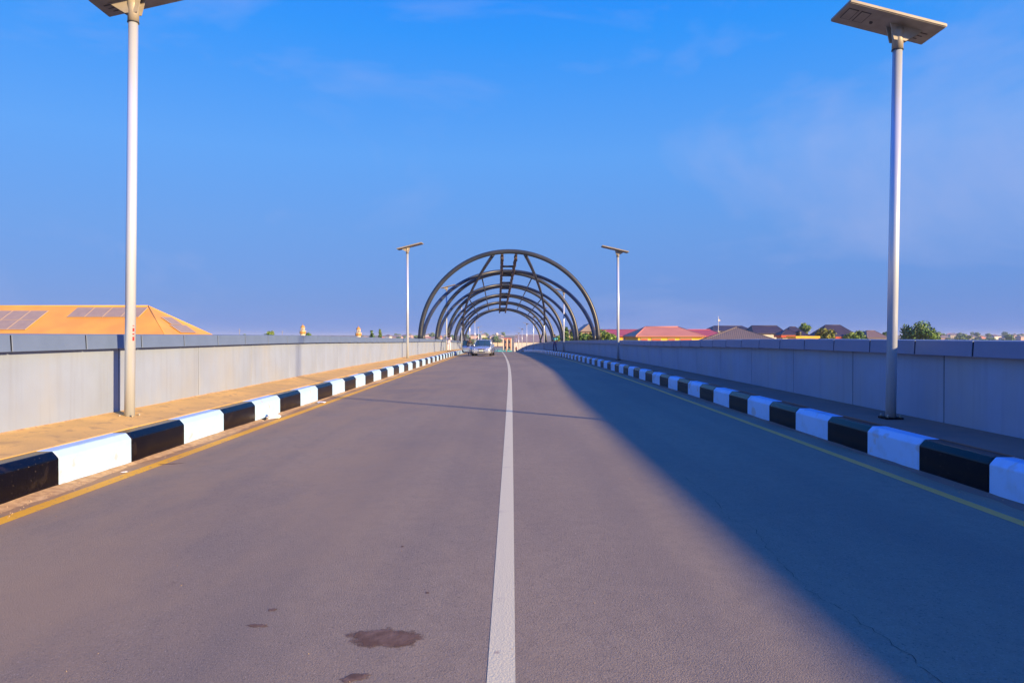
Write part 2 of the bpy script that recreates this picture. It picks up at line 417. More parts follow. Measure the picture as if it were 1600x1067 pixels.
# gutter sand against the kerbs: a thin uneven ridge
def gutter(xk, sgn):
    st = stations(-6, 70, .16); mb = MB(); r = random.Random(3 if sgn < 0 else 4)
    w = .1
    for d in st:
        w = min(max(w + r.uniform(-.035, .035), .045), .2 if sgn < 0 else .13)
        h = .018 + .12*w
        for x, z in ((xk - sgn*w, zs(xk) + .002), (xk - sgn*w*.4, zs(xk) + h*.55), (xk + sgn*.01, zs(xk) + h)):
            mb.v.append(tuple(P(x, d, z)))
    for k in range(len(st)-1):
        for j in range(2):
            p = k*3+j; f = (p, p+1, p+4, p+3); mb.f.append(f if sgn < 0 else f[::-1]); mb.sm.append(True)
    return tag(mb.build('gutter_sand', 'sand' if sgn < 0 else 'pavement_shaded'), 'thin ridge of ochre sand along the foot of the left kerb' if sgn < 0 else 'thin ridge of sand coloured dark for shade along the foot of the right kerb', 'sand', kind='stuff')  # right ridge is sand too, its shade painted in with the dark pavement colour
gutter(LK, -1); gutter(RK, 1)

# pavements
KH, KW = .40, .26
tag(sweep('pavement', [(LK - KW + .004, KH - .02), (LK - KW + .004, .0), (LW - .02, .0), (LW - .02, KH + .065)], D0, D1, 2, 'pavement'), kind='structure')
tag(sweep('pavement', [(RK + KW - .004, KH - .02), (RK + KW - .004, .0), (RW + .02, .0), (RW + .02, KH - .005)], D0, D1, 2, 'pavement_shaded'), kind='structure')

def wall_foot():
    st = stations(-4, 60, .2); mb = MB(); r = random.Random(12); w = .05
    for d in st:
        w = min(max(w + r.uniform(-.022, .022), .012), .11); h = .010 + .16*w
        zb = KH + .055
        for x, z in ((LW + w, zb - .07*w), (LW + w*.4, zb + h*.6), (LW - .01, zb + h + .012)): mb.v.append(tuple(P(x, d, z)))
    for k in range(len(st)-1):
        for j in range(2):
            p = k*3 + j; mb.f.append((p, p+3, p+4, p+1)); mb.sm.append(True)
    tag(mb.build('wall_foot_sand', 'sand'), 'thin drift of sand along the foot of the left parapet', 'sand', kind='stuff')
wall_foot()
# kerbs: painted blocks
def kerb(side, length, first, first_black, label):
    s = -1 if side == 'left' else 1
    xk = LK if s < 0 else RK
    root = tag(empty('kerb', P(xk, 0, 0)), label, 'kerb', kind='structure')
    L = length - .006; ch = .075
    prof = [(0, -.05), (0, KH - ch), (s*ch*.9, KH), (s*KW, KH), (s*KW, -.05)]
    mesh = {}
    for m in ('kerb_black', 'kerb_white'):
        mb = MB(); mb.prism([(x, -L/2, z) for x, z in prof], None, (0, L, 0)); me = mb.mesh('kerb_block', m)
        bm = bmesh.new(); bm.from_mesh(me); bmesh.ops.recalc_face_normals(bm, faces=bm.faces); bm.to_mesh(me); bm.free()
        bevel(me, .008, 1); mesh[m] = me
    n0 = int(math.floor((D0 + 1 - first) / length)); n1 = int((150 - first) / length)
    for k in range(n0, n1):
        d = first + (k + .5)*length
        black = (k % 2 == 0) == first_black
        o = link('kerb_block', mesh['kerb_black' if black else 'kerb_white'], root)
        p, h = frame(d); r = random.Random(k*7 + s)
        o.location = P(xk + r.uniform(-.004, .004), d, r.uniform(-.004, .004) + zs(xk)) - root.location; o.rotation_euler = (p, 0, h)
    return root
kerb('left', 1.425, 7.46, False, 'black and white painted kerb along the sunlit left side')
kerb('right', 1.215, 7.12, True, 'black and white painted kerb along the shaded right side')

# parapets: wall panels on a core, coping slabs on top
TOP = 1.56
def top_off(s, d):             # the parapets stand a little lower towards the crest
    if s < 0: t = min(max((d - 16)/24, 0), 1); return .09 - .10*t*t*(3 - 2*t)
    t = min(max((d - 12)/20, 0), 1); return .005 - .13*t*t*(3 - 2*t)
def parapet(side, label, cop_first, cop_len, pan_first, pan_len):
    s = -1 if side == 'left' else 1
    xw = LW if s < 0 else RW
    root = tag(empty('parapet_wall', P(xw, 0, 0)), label, 'wall'); dz = lambda d: top_off(s, d)
    core = sweep('wall_core', [(xw + s*.007, .3), (xw + s*.30, .3), (xw + s*.30, TOP - .03), (xw + s*.007, TOP - .03)], D0, D1, 2, 'joint_dark', dz=dz)
    core.parent = root; core.matrix_parent_inverse = Matrix.Translation(-root.location)
    def piece(d, me, name):
        o = link(name, me, root); p, h = frame(d)
        o.location = P(xw, d, dz(d)) - root.location; o.rotation_euler = (p, 0, h)
    lim = 76
    # panels
    g = .018
    mb = MB(); mb.box((min(0, s*.05), -pan_len/2 + g/2, .26), (max(0, s*.05), pan_len/2 - g/2, TOP - .19)); pan = bevel(mb.mesh('wall_panel', 'concrete_wall'), .006, 1)
    k = int(math.floor((D0 + pan_len - pan_first)/pan_len))
    d = pan_first + k*pan_len
    while d + pan_len < lim:
        piece(d + pan_len/2, pan, 'wall_panel'); d += pan_len
    x0, x1 = xw, xw + s*.05
    f = sweep('far_wall_panels', [(x0, .32), (x1, .32), (x1, TOP - .19), (x0, TOP - .19)], d + .007, D1, 2, 'concrete_wall', dz=dz); f.parent = root; f.matrix_parent_inverse = Matrix.Translation(-root.location)
    # coping: overhangs .11 to the road
    g = .032
    a, b = -s*.11, s*.36
    mb = MB(); mb.prism([(a, -cop_len/2 + g/2, TOP - .21), (b, -cop_len/2 + g/2, TOP - .21), (b, -cop_len/2 + g/2, TOP + .01), (a + s*.012, -cop_len/2 + g/2, TOP)], None, (0, cop_len - g, 0))
    me = mb.mesh('coping_slab', 'coping'); bm = bmesh.new(); bm.from_mesh(me); bmesh.ops.recalc_face_normals(bm, faces=bm.faces); bm.to_mesh(me); bm.free()
    bevel(me, .003, 1)
    jf = sweep('joint_filler', [(xw + a + s*.012, TOP - .20), (xw + b - s*.02, TOP - .20), (xw + b - s*.02, TOP - .004), (xw + a + s*.02, TOP - .012)], D0 + 2, lim - 2, 2, 'joint_dark', dz=dz); jf.parent = root; jf.matrix_parent_inverse = Matrix.Translation(-root.location)
    k = int(math.floor((D0 + cop_len - cop_first)/cop_len)); d = cop_first + k*cop_len
    while d + cop_len < lim:
        piece(d + cop_len/2, me, 'coping_slab'); d += cop_len
    f = sweep('far_coping', [(xw + a, TOP - .21), (xw + b, TOP - .21), (xw + b, TOP + .01), (xw + a, TOP)], d + .008, D1, 2, 'coping', dz=dz); f.parent = root; f.matrix_parent_inverse = Matrix.Translation(-root.location)
    return root
parapet('left', 'sunlit pale concrete parapet with grey-blue coping along the left pavement', 8.18, 1.44, 10.6, 2.7)
parapet('right', 'shaded parapet with grey-blue coping along the right pavement', 8.97, 1.29, 9.73, 2.6)

# ------------------------------------------------------------------ solar street lamps
def make_lamp(side, H):
    s = 1 if side == 'left' else -1           # towards the road
    root = empty('solar_street_lamp', (0, 0, 0))
    mb = MB(); mb.lathe([(.072, -.02), (.072, H*.5), (.067, H)], 24); mb.build('pole', 'steel_pole', root)
    mb = MB(); mb.box((-.125, -.125, -.012), (.125, .125, .014)); bp = mb.build('base_plate', 'joint_dark', root)
    for bx in (-.095, .095):
        for by in (-.095, .095):
            mb = MB(); mb.lathe([(.016, .014), (.016, .045), (.008, .06)], 8, Matrix.Translation((bx, by, 0))); mb.build('bolt', 'lamp_case', bp)
    mb = MB(); mb.lathe([(.078, H - .01), (.078, H + .16), (.09, H + .24), (.09, H + .30)], 20); col = mb.build('collar', 'lamp_case', root)
    mb = MB(); mb.lathe([(.082, H - .018), (.082, H - .004)], 20); mb.build('seal_ring', 'lamp_dark', col)
    # head: long side across the road, road end up
    til = R(13.5)
    mt = Matrix.Translation((0, 0, H + .33)) @ Matrix.Rotation(-til*s, 4, 'Y')
    cx = s*.17
    def child(name, m, fn, par=root, bev=0):
        mb = MB(); fn(mb); me = mb.mesh(name, m)
        if bev: bevel(me, bev, 2)
        return link(name, me, par)
    head = child('lamp_head', 'lamp_case', lambda b: b.box((cx - .73, -.31, .0), (cx + .73, .31, .055), mt), bev=.012)
    child('solar_panel', 'solar_glass', lambda b: b.box((cx - .69, -.28, .055), (cx + .69, .28, .062), mt), head)
    for k in (0, 1):                             # the lamp openings at the road end
        x = cx + s*(.40 + k*.19)
        child('led_panel', 'lamp_dark', lambda b: b.box((x - .075, -.17, -.004), (x + .075, .13, .0), mt), head)
        child('led_lens', 'lamp_case', lambda b: b.box((x - .063, -.155, -.008), (x + .063, .115, -.004), mt), head)
    for k, x in enumerate((-.10, -.02, .06)):
        child('cooling_slot', 'lamp_dark', lambda b: b.box((-s*.28 - .17 + k*.02, -.02 + k*.09, -.004), (-s*.28 + .17 - k*.03, .0 + k*.09, .0), mt), head)
    # bracket fins from the collar to the head
    for yy in (-.06, .06):
        def fin(b):
            b.prism([(-s*.34, yy - .008, H + .33 - .34*math.tan(til)), (s*.15, yy - .008, H + .33 + .15*math.tan(til)), (s*.09, yy - .008, H + .12), (-s*.09, yy - .008, H + .10)], None, (0, .016, 0))
        child('bracket_fin', 'lamp_case', fin)
    child('sensor', 'lamp_dark', lambda b: b.lathe([(.02, -.02), (.025, 0)], 10, mt @ Matrix.Translation((cx + s*.22, .05, 0))), head)
    return root
ORD = ['nearest', 'second', 'third', 'fourth', 'fifth', 'sixth', 'seventh', 'eighth', 'ninth']
protos = {'left': make_lamp('left', 5.93), 'right': make_lamp('right', 5.52)}
for side, x in (('left', -5.75), ('right', 5.70)):
    for k in range(9 if side == 'right' else 8):
        d = 10.26 + 28.2*k
        xl = x
        if side == 'right' and k == 1: d, xl = 36.6, 5.80
        o = protos[side] if k == 0 else copy_tree(protos[side])
        o.location = P(xl, d, KH)
        if k == 0: o.rotation_euler = (0, R(.8), 0)
        else: o.rotation_euler = (0, R(random.uniform(-.3, .4)), R(random.uniform(-4, 4)))
        where = 'nearest lamp to the camera' if k == 0 else '%s lamp from the camera' % ORD[k]
        tag(o, 'solar street lamp on the %s pavement, %s' % (side, where), 'street lamp', 'solar street lamps along the bridge')
# small red sticker with marks on the nearest left pole
stk = MB()
for z0, z1 in ((1.16, 1.22), (1.25, 1.27), (1.30, 1.35), (1.38, 1.39)):
    for a0 in range(4):
        a = R(-38 + a0*6); b = R(-38 + (a0+1)*6)
        stk.quad((.0735*math.cos(a), .0735*math.sin(a), z0), (.0735*math.cos(b), .0735*math.sin(b), z0), (.0735*math.cos(b), .0735*math.sin(b), z1), (.0735*math.cos(a), .0735*math.sin(a), z1))
stk.build('sticker', 'sticker_red', protos['left'])
# ------------------------------------------------------------------ steel arch canopy
AD = [48.6 + 13.0*k for k in range(6)]
RISE = [6.47, 6.27, 6.14, 6.02, 5.94, 5.72]
RA = 6.34; OFF = .09; BASE = TOP - .115; TR = .165
def rise(d):
    t = min(max((d - AD[0])/13.0, 0), 4.999); k = int(t); return RISE[k] + (RISE[k+1] - RISE[k])*(t - k)
def arch_pt(d, ang, rad=RA, dr=0.0):      # ang from the crown, degrees
    rs = rise(d) - TR + dr
    return P(OFF + (rad + dr)*math.sin(R(ang)), d, BASE + rs*math.cos(R(ang)))
can = tag(empty('arch_canopy', P(0, AD[0], BASE)), 'dark steel tubular arch canopy spanning the bridge between the parapets', 'arch')
def cpart(mb, name, m):
    o = mb.build(name, m, can); o.matrix_parent_inverse = Matrix.Translation(-can.location); return o
bpy.context.view_layer.update()
for k, d in enumerate(AD):
    mb = MB(); mb.tube([arch_pt(d, a) for a in stations(-90, 90, 3.5)], TR, 14); a_ = cpart(mb, 'arch', 'arch_steel')
    for sg in (-1, 1):
        b = arch_pt(d, 90*sg); b.z = zr(d) + TOP + top_off(sg, d) + .005; mb = MB(); mb.box((b.x - .26, b.y - .26, b.z - .01), (b.x + .26, b.y + .26, b.z + .03)); cpart(mb, 'base_plate', 'arch_steel')
for k in range(5):                         # arches that lean back to the next crown
    pts = []
    for a in stations(-90, 90, 3.5):
        t = math.cos(R(a)); d = AD[k] + 1.7 + (13.0 - 1.7 - .35)*t**1.35
        q = arch_pt(AD[k] + 13.0*t, a); base = P(OFF + RA*math.sin(R(a)), d, 0)
        h = (RISE[k+1] - TR + .12)*math.cos(R(a))
        pts.append(P(OFF + RA*math.sin(R(a)), d, BASE + h))
    mb = MB(); mb.tube(pts, .15, 12); cpart(mb, 'leaning_arch', 'arch_steel')
    for sg, pt in ((-1, pts[0]), (1, pts[-1])):
        pt.z = zr(pt.y) + TOP + top_off(sg, pt.y) + .005; mb = MB(); mb.box((pt.x - .2, pt.y - .2, pt.z - .01), (pt.x + .2, pt.y + .2, pt.z + .028)); cpart(mb, 'base_plate', 'arch_steel')
for sg in (-1, 1):                         # long tubes that wind down from the first crown to the last foot
    pts = []
    for t in stations(0, 1, .02):
        d = AD[0] + t*65.0; ang = 10.5 + 77*t
        pts.append(arch_pt(d, sg*ang, dr=-.12))
    mb = MB(); mb.tube(pts, .125, 10); cpart(mb, 'winding_brace', 'arch_steel')
    for k, ang in ((1, 21), (2, 39), (3, 57)):
        mb = MB(); mb.tube([arch_pt(d, sg*ang, dr=-.1) for d in stations(AD[k], AD[5], 6.5)], .06, 8); cpart(mb, 'purlin', 'arch_steel')
for sg in (-1, 1):                         # ridge ladder
    for dz, w in ((-.30, .10), (-.58, .08)):
        mb = MB(); mb.tube([P(OFF + sg*.5, d, BASE + rise(d) + dz - .03) for d in stations(AD[0], AD[5] + 2.0, 3.25)], w, 8); cpart(mb, 'ridge_rail', 'ladder_steel')
    for d in stations(AD[0] + 1.6, AD[5] + 1.6, 3.25):
        mb = MB(); c = P(OFF + sg*.5, d, BASE + rise(d) - .44); mb.box((c.x - .12, c.y - .12, c.z - .2), (c.x + .12, c.y + .12, c.z + .2)); cpart(mb, 'clamp', 'ladder_steel')
for d in stations(AD[0] + 6.5, AD[5], 6.5):
    mb = MB(); mb.tube([P(OFF - .5, d, BASE + rise(d) - .42), P(OFF + .5, d, BASE + rise(d) - .42)], .09, 10); cpart(mb, 'rung', 'arch_steel')

# ------------------------------------------------------------------ people
def skin(verts, edges, radii, root=0, sub=2):
    me = bpy.data.meshes.new('tmp'); me.from_pydata(verts, edges, []); o = bpy.data.objects.new('tmp', me); C.objects.link(o)
    md = o.modifiers.new('s', 'SKIN'); md.use_smooth_shade = True; md.branch_smoothing = .4
    for i, r in enumerate(radii):
        sv = me.skin_vertices[0].data[i]; sv.radius = r if isinstance(r, tuple) else (r, r); sv.use_root = (i == root)
    ss = o.modifiers.new('u', 'SUBSURF'); ss.levels = sub; ss.render_levels = sub
    dg = bpy.context.evaluated_depsgraph_get(); out = bpy.data.meshes.new_from_object(o.evaluated_get(dg))
    bpy.data.objects.remove(o); bpy.data.meshes.remove(me); return out
def person(loc, rz, label, top, bottom, arms, legs, lean=(0, 0), group=None, long_top=False, hair='hair', scale=1.0):
    """arms: per side (elbow, wrist) offsets from the shoulder; legs: per side (knee, ankle) positions"""
    root = tag(empty('person', loc, rz), label, 'person'); root.scale = (scale,)*3
    lx, ly = lean
    V = {}; 
    def sh(p):                     # lean the trunk above the hips
        t = max(0, p[2] - .93); return Vector((p[0] + lx*t, p[1] + ly*t, p[2]))
    V['pel'] = sh((0, 0, .95)); V['wai'] = sh((0, .0, 1.10)); V['che'] = sh((0, 0, 1.30)); V['nec'] = sh((0, .01, 1.46)); V['jaw'] = sh((0, -.015, 1.55)); V['fac'] = sh((0, -.01, 1.63)); V['top'] = sh((0, .01, 1.71))
    names = list(V); edges = [(i, i+1) for i in range(6)]
    rad = {'pel': (.15, .115), 'wai': (.13, .10), 'che': (.155, .11), 'nec': (.055, .058), 'jaw': (.062, .075), 'fac': (.075, .092), 'top': (.06, .07)}
    def add(n, p, r, par):
        V[n] = Vector(p); rad[n] = r; names.append(n); edges.append((names.index(par), len(names)-1))
    add('nose', V['jaw'] + Vector((0, -.095, .045)), (.012, .012), 'jaw')
    for i, sg in enumerate((-1, 1)):
        S = sh((sg*.185, 0, 1.40)); e = S + Vector(arms[i][0]); w = S + Vector(arms[i][1])
        add('sh%d' % i, S, (.065, .065), 'che'); add('el%d' % i, e, (.045, .045), 'sh%d' % i); add('wr%d' % i, w, (.032, .03), 'el%d' % i)
        dr = (w - e).normalized(); sd_ = dr.cross(Vector((0, 1, .01))).normalized()
        add('pa%d' % i, w + dr*.06, (.038, .02), 'wr%d' % i)
        for f in range(4):
            o_ = sd_*(-.03 + .02*f); ln = (.065, .08, .075, .055)[f]
            add('f%d%d' % (i, f), w + dr*.10 + o_, (.0095, .0095), 'pa%d' % i); add('g%d%d' % (i, f), w + dr*(.10 + ln) + o_*1.15 + Vector((0, -.02, -.01)), (.0075, .0075), 'f%d%d' % (i, f))
        add('t%d' % i, w + dr*.05 - sd_*.055, (.010, .010), 'wr%d' % i)
        k, a = Vector(legs[i][0]), Vector(legs[i][1])
        add('hi%d' % i, Vector((sg*.095, 0, .88)), (.088, .092), 'pel'); add('kn%d' % i, k, (.06, .062), 'hi%d' % i); add('ca%d' % i, k*.62 + a*.38 + Vector((0, .015, 0)), (.052, .058), 'kn%d' % i); add('an%d' % i, a, (.036, .04), 'ca%d' % i)
        add('toe%d' % i, a + Vector((0, -.15, -.055)), (.035, .025), 'an%d' % i)
    def sub(keep, grow):
        nn = [n for n in names if n in keep]; ix = {n: j for j, n in enumerate(nn)}
        ed = [(ix[names[a]], ix[names[b]]) for a, b in edges if names[a] in ix and names[b] in ix]
        return skin([tuple(V[n]) for n in nn], ed, [(rad[n][0] + grow, rad[n][1] + grow) for n in nn], 0, 1)
    me = sub(set(names), 0); me.materials.append(M['skin']); link('body', me, root)
    me = sub({'pel', 'wai', 'che', 'sh0', 'sh1', 'el0', 'el1'} | ({'wr0', 'wr1'} if long_top else set()) | ({'hi0', 'hi1'} if long_top else set()), .022); me.materials.append(M[top]); link('shirt', me, root)
    me = sub({'pel', 'hi0', 'hi1', 'kn0', 'kn1', 'ca0', 'ca1', 'an0', 'an1'}, .016); me.materials.append(M[bottom]); link('trousers', me, root)
    f = V['fac']
    mb = MB(); mb.lathe([(.088, -.01), (.096, .03), (.088, .075), (.06, .108), (.02, .122)], 12, Matrix.Translation(f + Vector((0, .018, 0)))); mb.build('hair', hair, root)
    for sg in (-1, 1):
        mb = MB(); mb.lathe([(.003, -.011), (.011, 0), (.003, .011)], 8, Matrix.Translation(f + Vector((sg*.032, -.088, -.035)))); mb.build('eye', 'eye_white', root)
        mb = MB(); mb.lathe([(.006, -.025), (.014, 0), (.006, .028)], 6, Matrix.Translation(f + Vector((sg*.083, .0, -.04)))); mb.build('ear', 'skin', root)
    for i in (0, 1):
        a = V['an%d' % i]; mb = MB(); mb.box((a.x - .048, a.y - .19, a.z - .09), (a.x + .048, a.y + .075, a.z - .005)); me = bevel(mb.mesh('shoe', 'shoe'), .025, 2); link('shoe', me, root)
    return root
STAND = (((-.10, 0, .49), (-.11, .02, .095)), ((.10, 0, .49), (.11, .02, .095)))
FOLD = (((-.06, .03, -.28), (.14, -.20, -.22)), ((.06, .03, -.28), (-.14, -.22, -.19)))
HANG = (((-.06, .02, -.29), (-.06, -.06, -.54)), ((.06, .02, -.29), (.07, -.04, -.54)))
person(P(-5.35, 64.5, KH), R(10), 'person in white with folded arms standing on the left pavement', 'cloth_white', 'cloth_white', FOLD, STAND, long_top=True)
person(P(5.28, 71.5, KH), R(-35), 'person in teal shirt and blue trousers on the right pavement', 'cloth_teal', 'cloth_navy',
       (((-.10, .10, -.26), (-.06, .22, -.46)), ((.12, .05, -.26), (.26, -.12, -.38))), (((-.16, -.08, .50), (-.22, .06, .095)), ((.10, -.06, .49), (.13, .05, .095))), lean=(-.16, .10))
person(P(-3.42, 65.6, 0), R(0), 'person in dark clothes standing behind the open car door', 'cloth_dark', 'cloth_dark', HANG, STAND)
person(P(4.35, 186, 0), R(150), 'person in red at the roadside just over the crest', 'cloth_red', 'cloth_dark', HANG, STAND)

# ------------------------------------------------------------------ car
def make_car(loc, rz):
    car = tag(empty('car', loc, rz), 'silver sedan facing the camera with one front door open', 'car')
    st = [(-2.40, .60, .30, .60, .625), (-2.34, .76, .24, .655, .70), (-2.15, .865, .20, .72, .785), (-1.7, .905, .19, .80, .885), (-1.05, .912, .19, .885, .97),
          (0, .915, .19, .92, .95), (1.2, .91, .19, .94, .965), (1.85, .90, .21, .97, 1.03), (2.25, .86, .26, .94, .99), (2.40, .74, .34, .84, .87)]
    mb = MB(); nP = 0
    for y, w, zb, zs_, zt in st:
        half = [(.55*w, zb - .01), (.88*w, zb), (.975*w, zb + .11), (w, zb + .5*(zs_ - zb)), (.985*w, zs_ - .07), (.93*w, zs_), (.62*w, zs_ + .75*(zt - zs_))]
        prof = [(0, zb - .01)] + half + [(0, zt)] + [(-x, z) for x, z in reversed(half)]
        nP = len(prof)
        for x, z in prof: mb.v.append((x, y, z))
    for k in range(len(st)-1):
        for j in range(nP):
            a = k*nP + j; b = k*nP + (j+1) % nP; mb.f.append((a, b, b+nP, a+nP)); mb.sm.append(True)
    mb.f.append(tuple(range(nP-1, -1, -1))); mb.sm.append(True); mb.f.append(tuple((len(st)-1)*nP + j for j in range(nP))); mb.sm.append(True)
    body = mb.build('body', 'car_paint', car)
    md = body.modifiers.new('smooth', 'SUBSURF'); md.levels = 2; md.render_levels = 2
    # roof and pillars
    mb = MB()
    def grid(rows, thick=.0):
        base = len(mb.v); n = len(rows[0])
        for r in rows: mb.v.extend(r)
        for k in range(len(rows)-1):
            for j in range(n-1):
                a = base + k*n + j; mb.f.append((a, a+1, a+1+n, a+n)); mb.sm.append(True)
    xs = (-1, -.6, 0, .6, 1)
    grid([[(x*w, y, z - .05*x*x) for x in xs] for y, w, z in ((-.36, .585, 1.43), (-.1, .60, 1.465), (.4, .61, 1.475), (.9, .59, 1.45), (1.05, .57, 1.425))])
    roof = mb.build('roof', 'car_paint', car); sm = roof.modifiers.new('solid', 'SOLIDIFY'); sm.thickness = .03
    for sg in (-1, 1):
        for pts, r in (([(sg*.77, -1.06, .92), (sg*.70, -.75, 1.13), (sg*.585, -.36, 1.39)], .032), ([(sg*.80, .28, .93), (sg*.60, .25, 1.40)], .038), ([(sg*.74, 1.72, .98), (sg*.57, 1.03, 1.39)], .05), ([(sg*.585, -.36, 1.395), (sg*.60, .4, 1.425), (sg*.57, 1.05, 1.39)], .028)):
            mb = MB(); mb.tube(pts, r, 8); mb.build('pillar', 'car_paint', car)
    def pane(name, rows, m='car_glass', par=car):
        nonlocal mb
        mb = MB(); grid(rows); return mb.build(name, m, par)
    pane('windscreen', [[(x*w, y - .10*(1 - x*x)*f, z + .0*x) for x in xs] for y, w, z, f in ((-1.04, .75, .945, 1), (-.72, .675, 1.17, .7), (-.36, .575, 1.415, .3))])
    pane('rear_window', [[(x*w, y + .06*(1 - x*x), z) for x in xs] for y, w, z in ((1.05, .56, 1.41), (1.40, .64, 1.20), (1.72, .71, 1.0))])
    for sg in (-1, 1):
        pane('side_window', [[(sg*.79, -.90, .94), (sg*.795, .24, .94), (sg*.78, 1.50, .97)], [(sg*.60, -.38, 1.39), (sg*.61, .24, 1.41), (sg*.585, 1.0, 1.38)]])
    def part(name, m, fn, par=car, bev=0):
        b = MB(); fn(b); me = b.mesh(name, m)
        if bev: bevel(me, bev, 2)
        return link(name, me, par)
    # front face
    g = part('grille', 'car_black', lambda b: b.prism([(-.36, -2.375, .665), (.36, -2.375, .665), (.27, -2.405, .565), (-.27, -2.405, .565)], None, (0, .05, 0)))
    part('grille_bar', 'chrome', lambda b: b.box((-.36, -2.40, .655), (.36, -2.36, .675)), g)
    part('grille_bar', 'chrome', lambda b: b.box((-.30, -2.414, .607), (.30, -2.39, .617)), g)
    em = MB(); em.tube([(.075*math.cos(a), -2.42, .632 + .05*math.sin(a)) for a in [2*math.pi*k/20 for k in range(21)]], .009, 6); e_ = em.build('emblem', 'chrome', g)
    em = MB(); em.tube([(.028*math.cos(a), -2.42, .626 + .045*math.sin(a)) for a in [2*math.pi*k/16 for k in range(17)]], .007, 6); em.build('emblem_loop', 'chrome', e_)
    em = MB(); em.tube([(.055*math.cos(a), -2.42, .652 + .018*math.sin(a)) for a in [2*math.pi*k/16 for k in range(17)]], .007, 6); em.build('emblem_loop', 'chrome', e_)
    part('lower_intake', 'car_black', lambda b: b.box((-.34, -2.415, .335), (.34, -2.33, .41)), bev=.012)
    part('bumper_lip', 'car_black', lambda b: b.box((-.62, -2.36, .21), (.62, -2.25, .25)), bev=.01)
    pl = part('number_plate', 'plate', lambda b: b.box((-.17, -2.432, .44), (.17, -2.40, .55)))
    part('plate_mark', 'plate_green', lambda b: b.box((-.09, -2.434, .48), (.09, -2.431, .515)), pl)
    for sg in (-1, 1):
        h = part('headlight', 'lens', lambda b: b.prism([(sg*.46, -2.385, .60), (sg*.47, -2.36, .69), (sg*.80, -2.14, .755), (sg*.86, -2.10, .70), (sg*.76, -2.31, .615)], None, (0, .09, .012)))
        part('headlight_bulb', 'chrome', lambda b: b.lathe([(.05, 0), (.03, .03)], 12, Matrix.Translation((sg*.62, -2.345, .665)) @ Matrix.Rotation(R(90), 4, 'X')), h)
        f = part('fog_lamp_recess', 'car_black', lambda b: b.prism([(sg*.52, -2.385, .345), (sg*.52, -2.385, .41), (sg*.72, -2.32, .42), (sg*.72, -2.32, .35)], None, (0, .06, 0)))
        part('fog_lamp', 'lens', lambda b: b.lathe([(.035, 0), (.028, .02)], 10, Matrix.Translation((sg*.61, -2.36, .38)) @ Matrix.Rotation(R(90), 4, 'X')), f)
        part('tail_light', 'sticker_red', lambda b: b.box((min(sg*.55, sg*.85), 2.26, .72), (max(sg*.55, sg*.85), 2.37, .88)), bev=.02)
    # mirror on the closed side
    part('mirror', 'car_paint', lambda b: b.box((.90, -.86, .95), (1.10, -.76, 1.09)), bev=.03)
    part('mirror_stalk', 'car_black', lambda b: b.box((.80, -.84, .93), (.93, -.79, .97)))
    for sx in (-1, 1):
        for y in (-1.42, 1.38):
            mt = Matrix.Translation((sx*.80, y, .325)) @ Matrix.Rotation(R(90), 4, 'Y')
            w = part('wheel', 'tyre', lambda b: b.lathe([(.20, -.105), (.30, -.105), (.325, -.08), (.325, .08), (.30, .105), (.20, .105)], 24, mt))
            part('rim', 'rim', lambda b: b.lathe([(.20, -.112), (.17, -.09), (.05, -.115), (.05, .115), (.17, .09), (.20, .112)], 24, mt), w)
            part('wheel_arch', 'car_black', lambda b: b.lathe([(.37, -.118), (.37, .10)], 24, mt))
    part('cabin_floor', 'car_black', lambda b: b.box((-.72, -.9, .90), (.72, 1.5, .935)))
    for x in (-.36, .36):
        s_ = part('seat', 'car_black', lambda b: b.box((x - .22, .1, .93), (x + .22, .22, 1.18)), bev=.04)
        part('headrest', 'car_black', lambda b: b.box((x - .12, .13, 1.19), (x + .12, .2, 1.32)), s_, bev=.03)
    wh = MB(); wh.tube([(.36 + .17*math.cos(a), -.62 + .05*math.sin(a), 1.02 + .16*math.sin(a)) for a in [2*math.pi*k/18 for k in range(19)]], .014, 6); wh.build('steering_wheel', 'car_black', car)
    part('door_opening', 'car_black', lambda b: b.prism([(-.90, -.92, .34), (-.90, .2, .30), (-.86, .2, .90), (-.86, -.86, .88)], None, (-.026, 0, 0)))
    # the open front door
    dm = Matrix.Translation((-.90, -.92, 0)) @ Matrix.Rotation(R(66), 4, 'Z')    # local +Y runs from the hinge along the door
    def dpoly(pts, t0, t1):
        return lambda b: b.prism([dm @ Vector((t0, u, z)) for u, z in pts], None, (dm.to_3x3() @ Vector((t1 - t0, 0, 0))))
    rows_ = [(.24, .02, 1.0, -.02), (.36, .0, 1.06, -.055), (.52, .0, 1.10, -.085), (.64, .0, 1.12, -.080), (.78, .0, 1.12, -.035), (.91, .0, 1.10, .02)]
    b_ = MB()
    for z_, u0, u1, t_ in rows_:
        for k_ in range(5): b_.v.append(tuple(dm @ Vector((t_, u0 + (u1 - u0)*k_/4, z_))))
    for z_, u0, u1, t_ in rows_:
        for k_ in range(5): b_.v.append(tuple(dm @ Vector((.045, u0 + (u1 - u0)*k_/4, z_))))
    nr = len(rows_)
    for off_ in (0, nr*5):
        for r_ in range(nr-1):
            for k_ in range(4):
                q_ = off_ + r_*5 + k_; f_ = (q_, q_+1, q_+6, q_+5); b_.f.append(f_ if off_ else f_[::-1]); b_.sm.append(not off_)
    ring_ = list(range(0, 5)) + [r_*5 + 4 for r_ in range(1, nr)] + [(nr-1)*5 + k_ for k_ in (3, 2, 1, 0)] + [r_*5 for r_ in range(nr-2, 0, -1)]
    for a_, c_ in zip(ring_, ring_[1:] + ring_[:1]): b_.f.append((a_, c_, c_ + nr*5, a_ + nr*5)); b_.sm.append(False)
    dr = b_.build('door', 'car_paint', car)
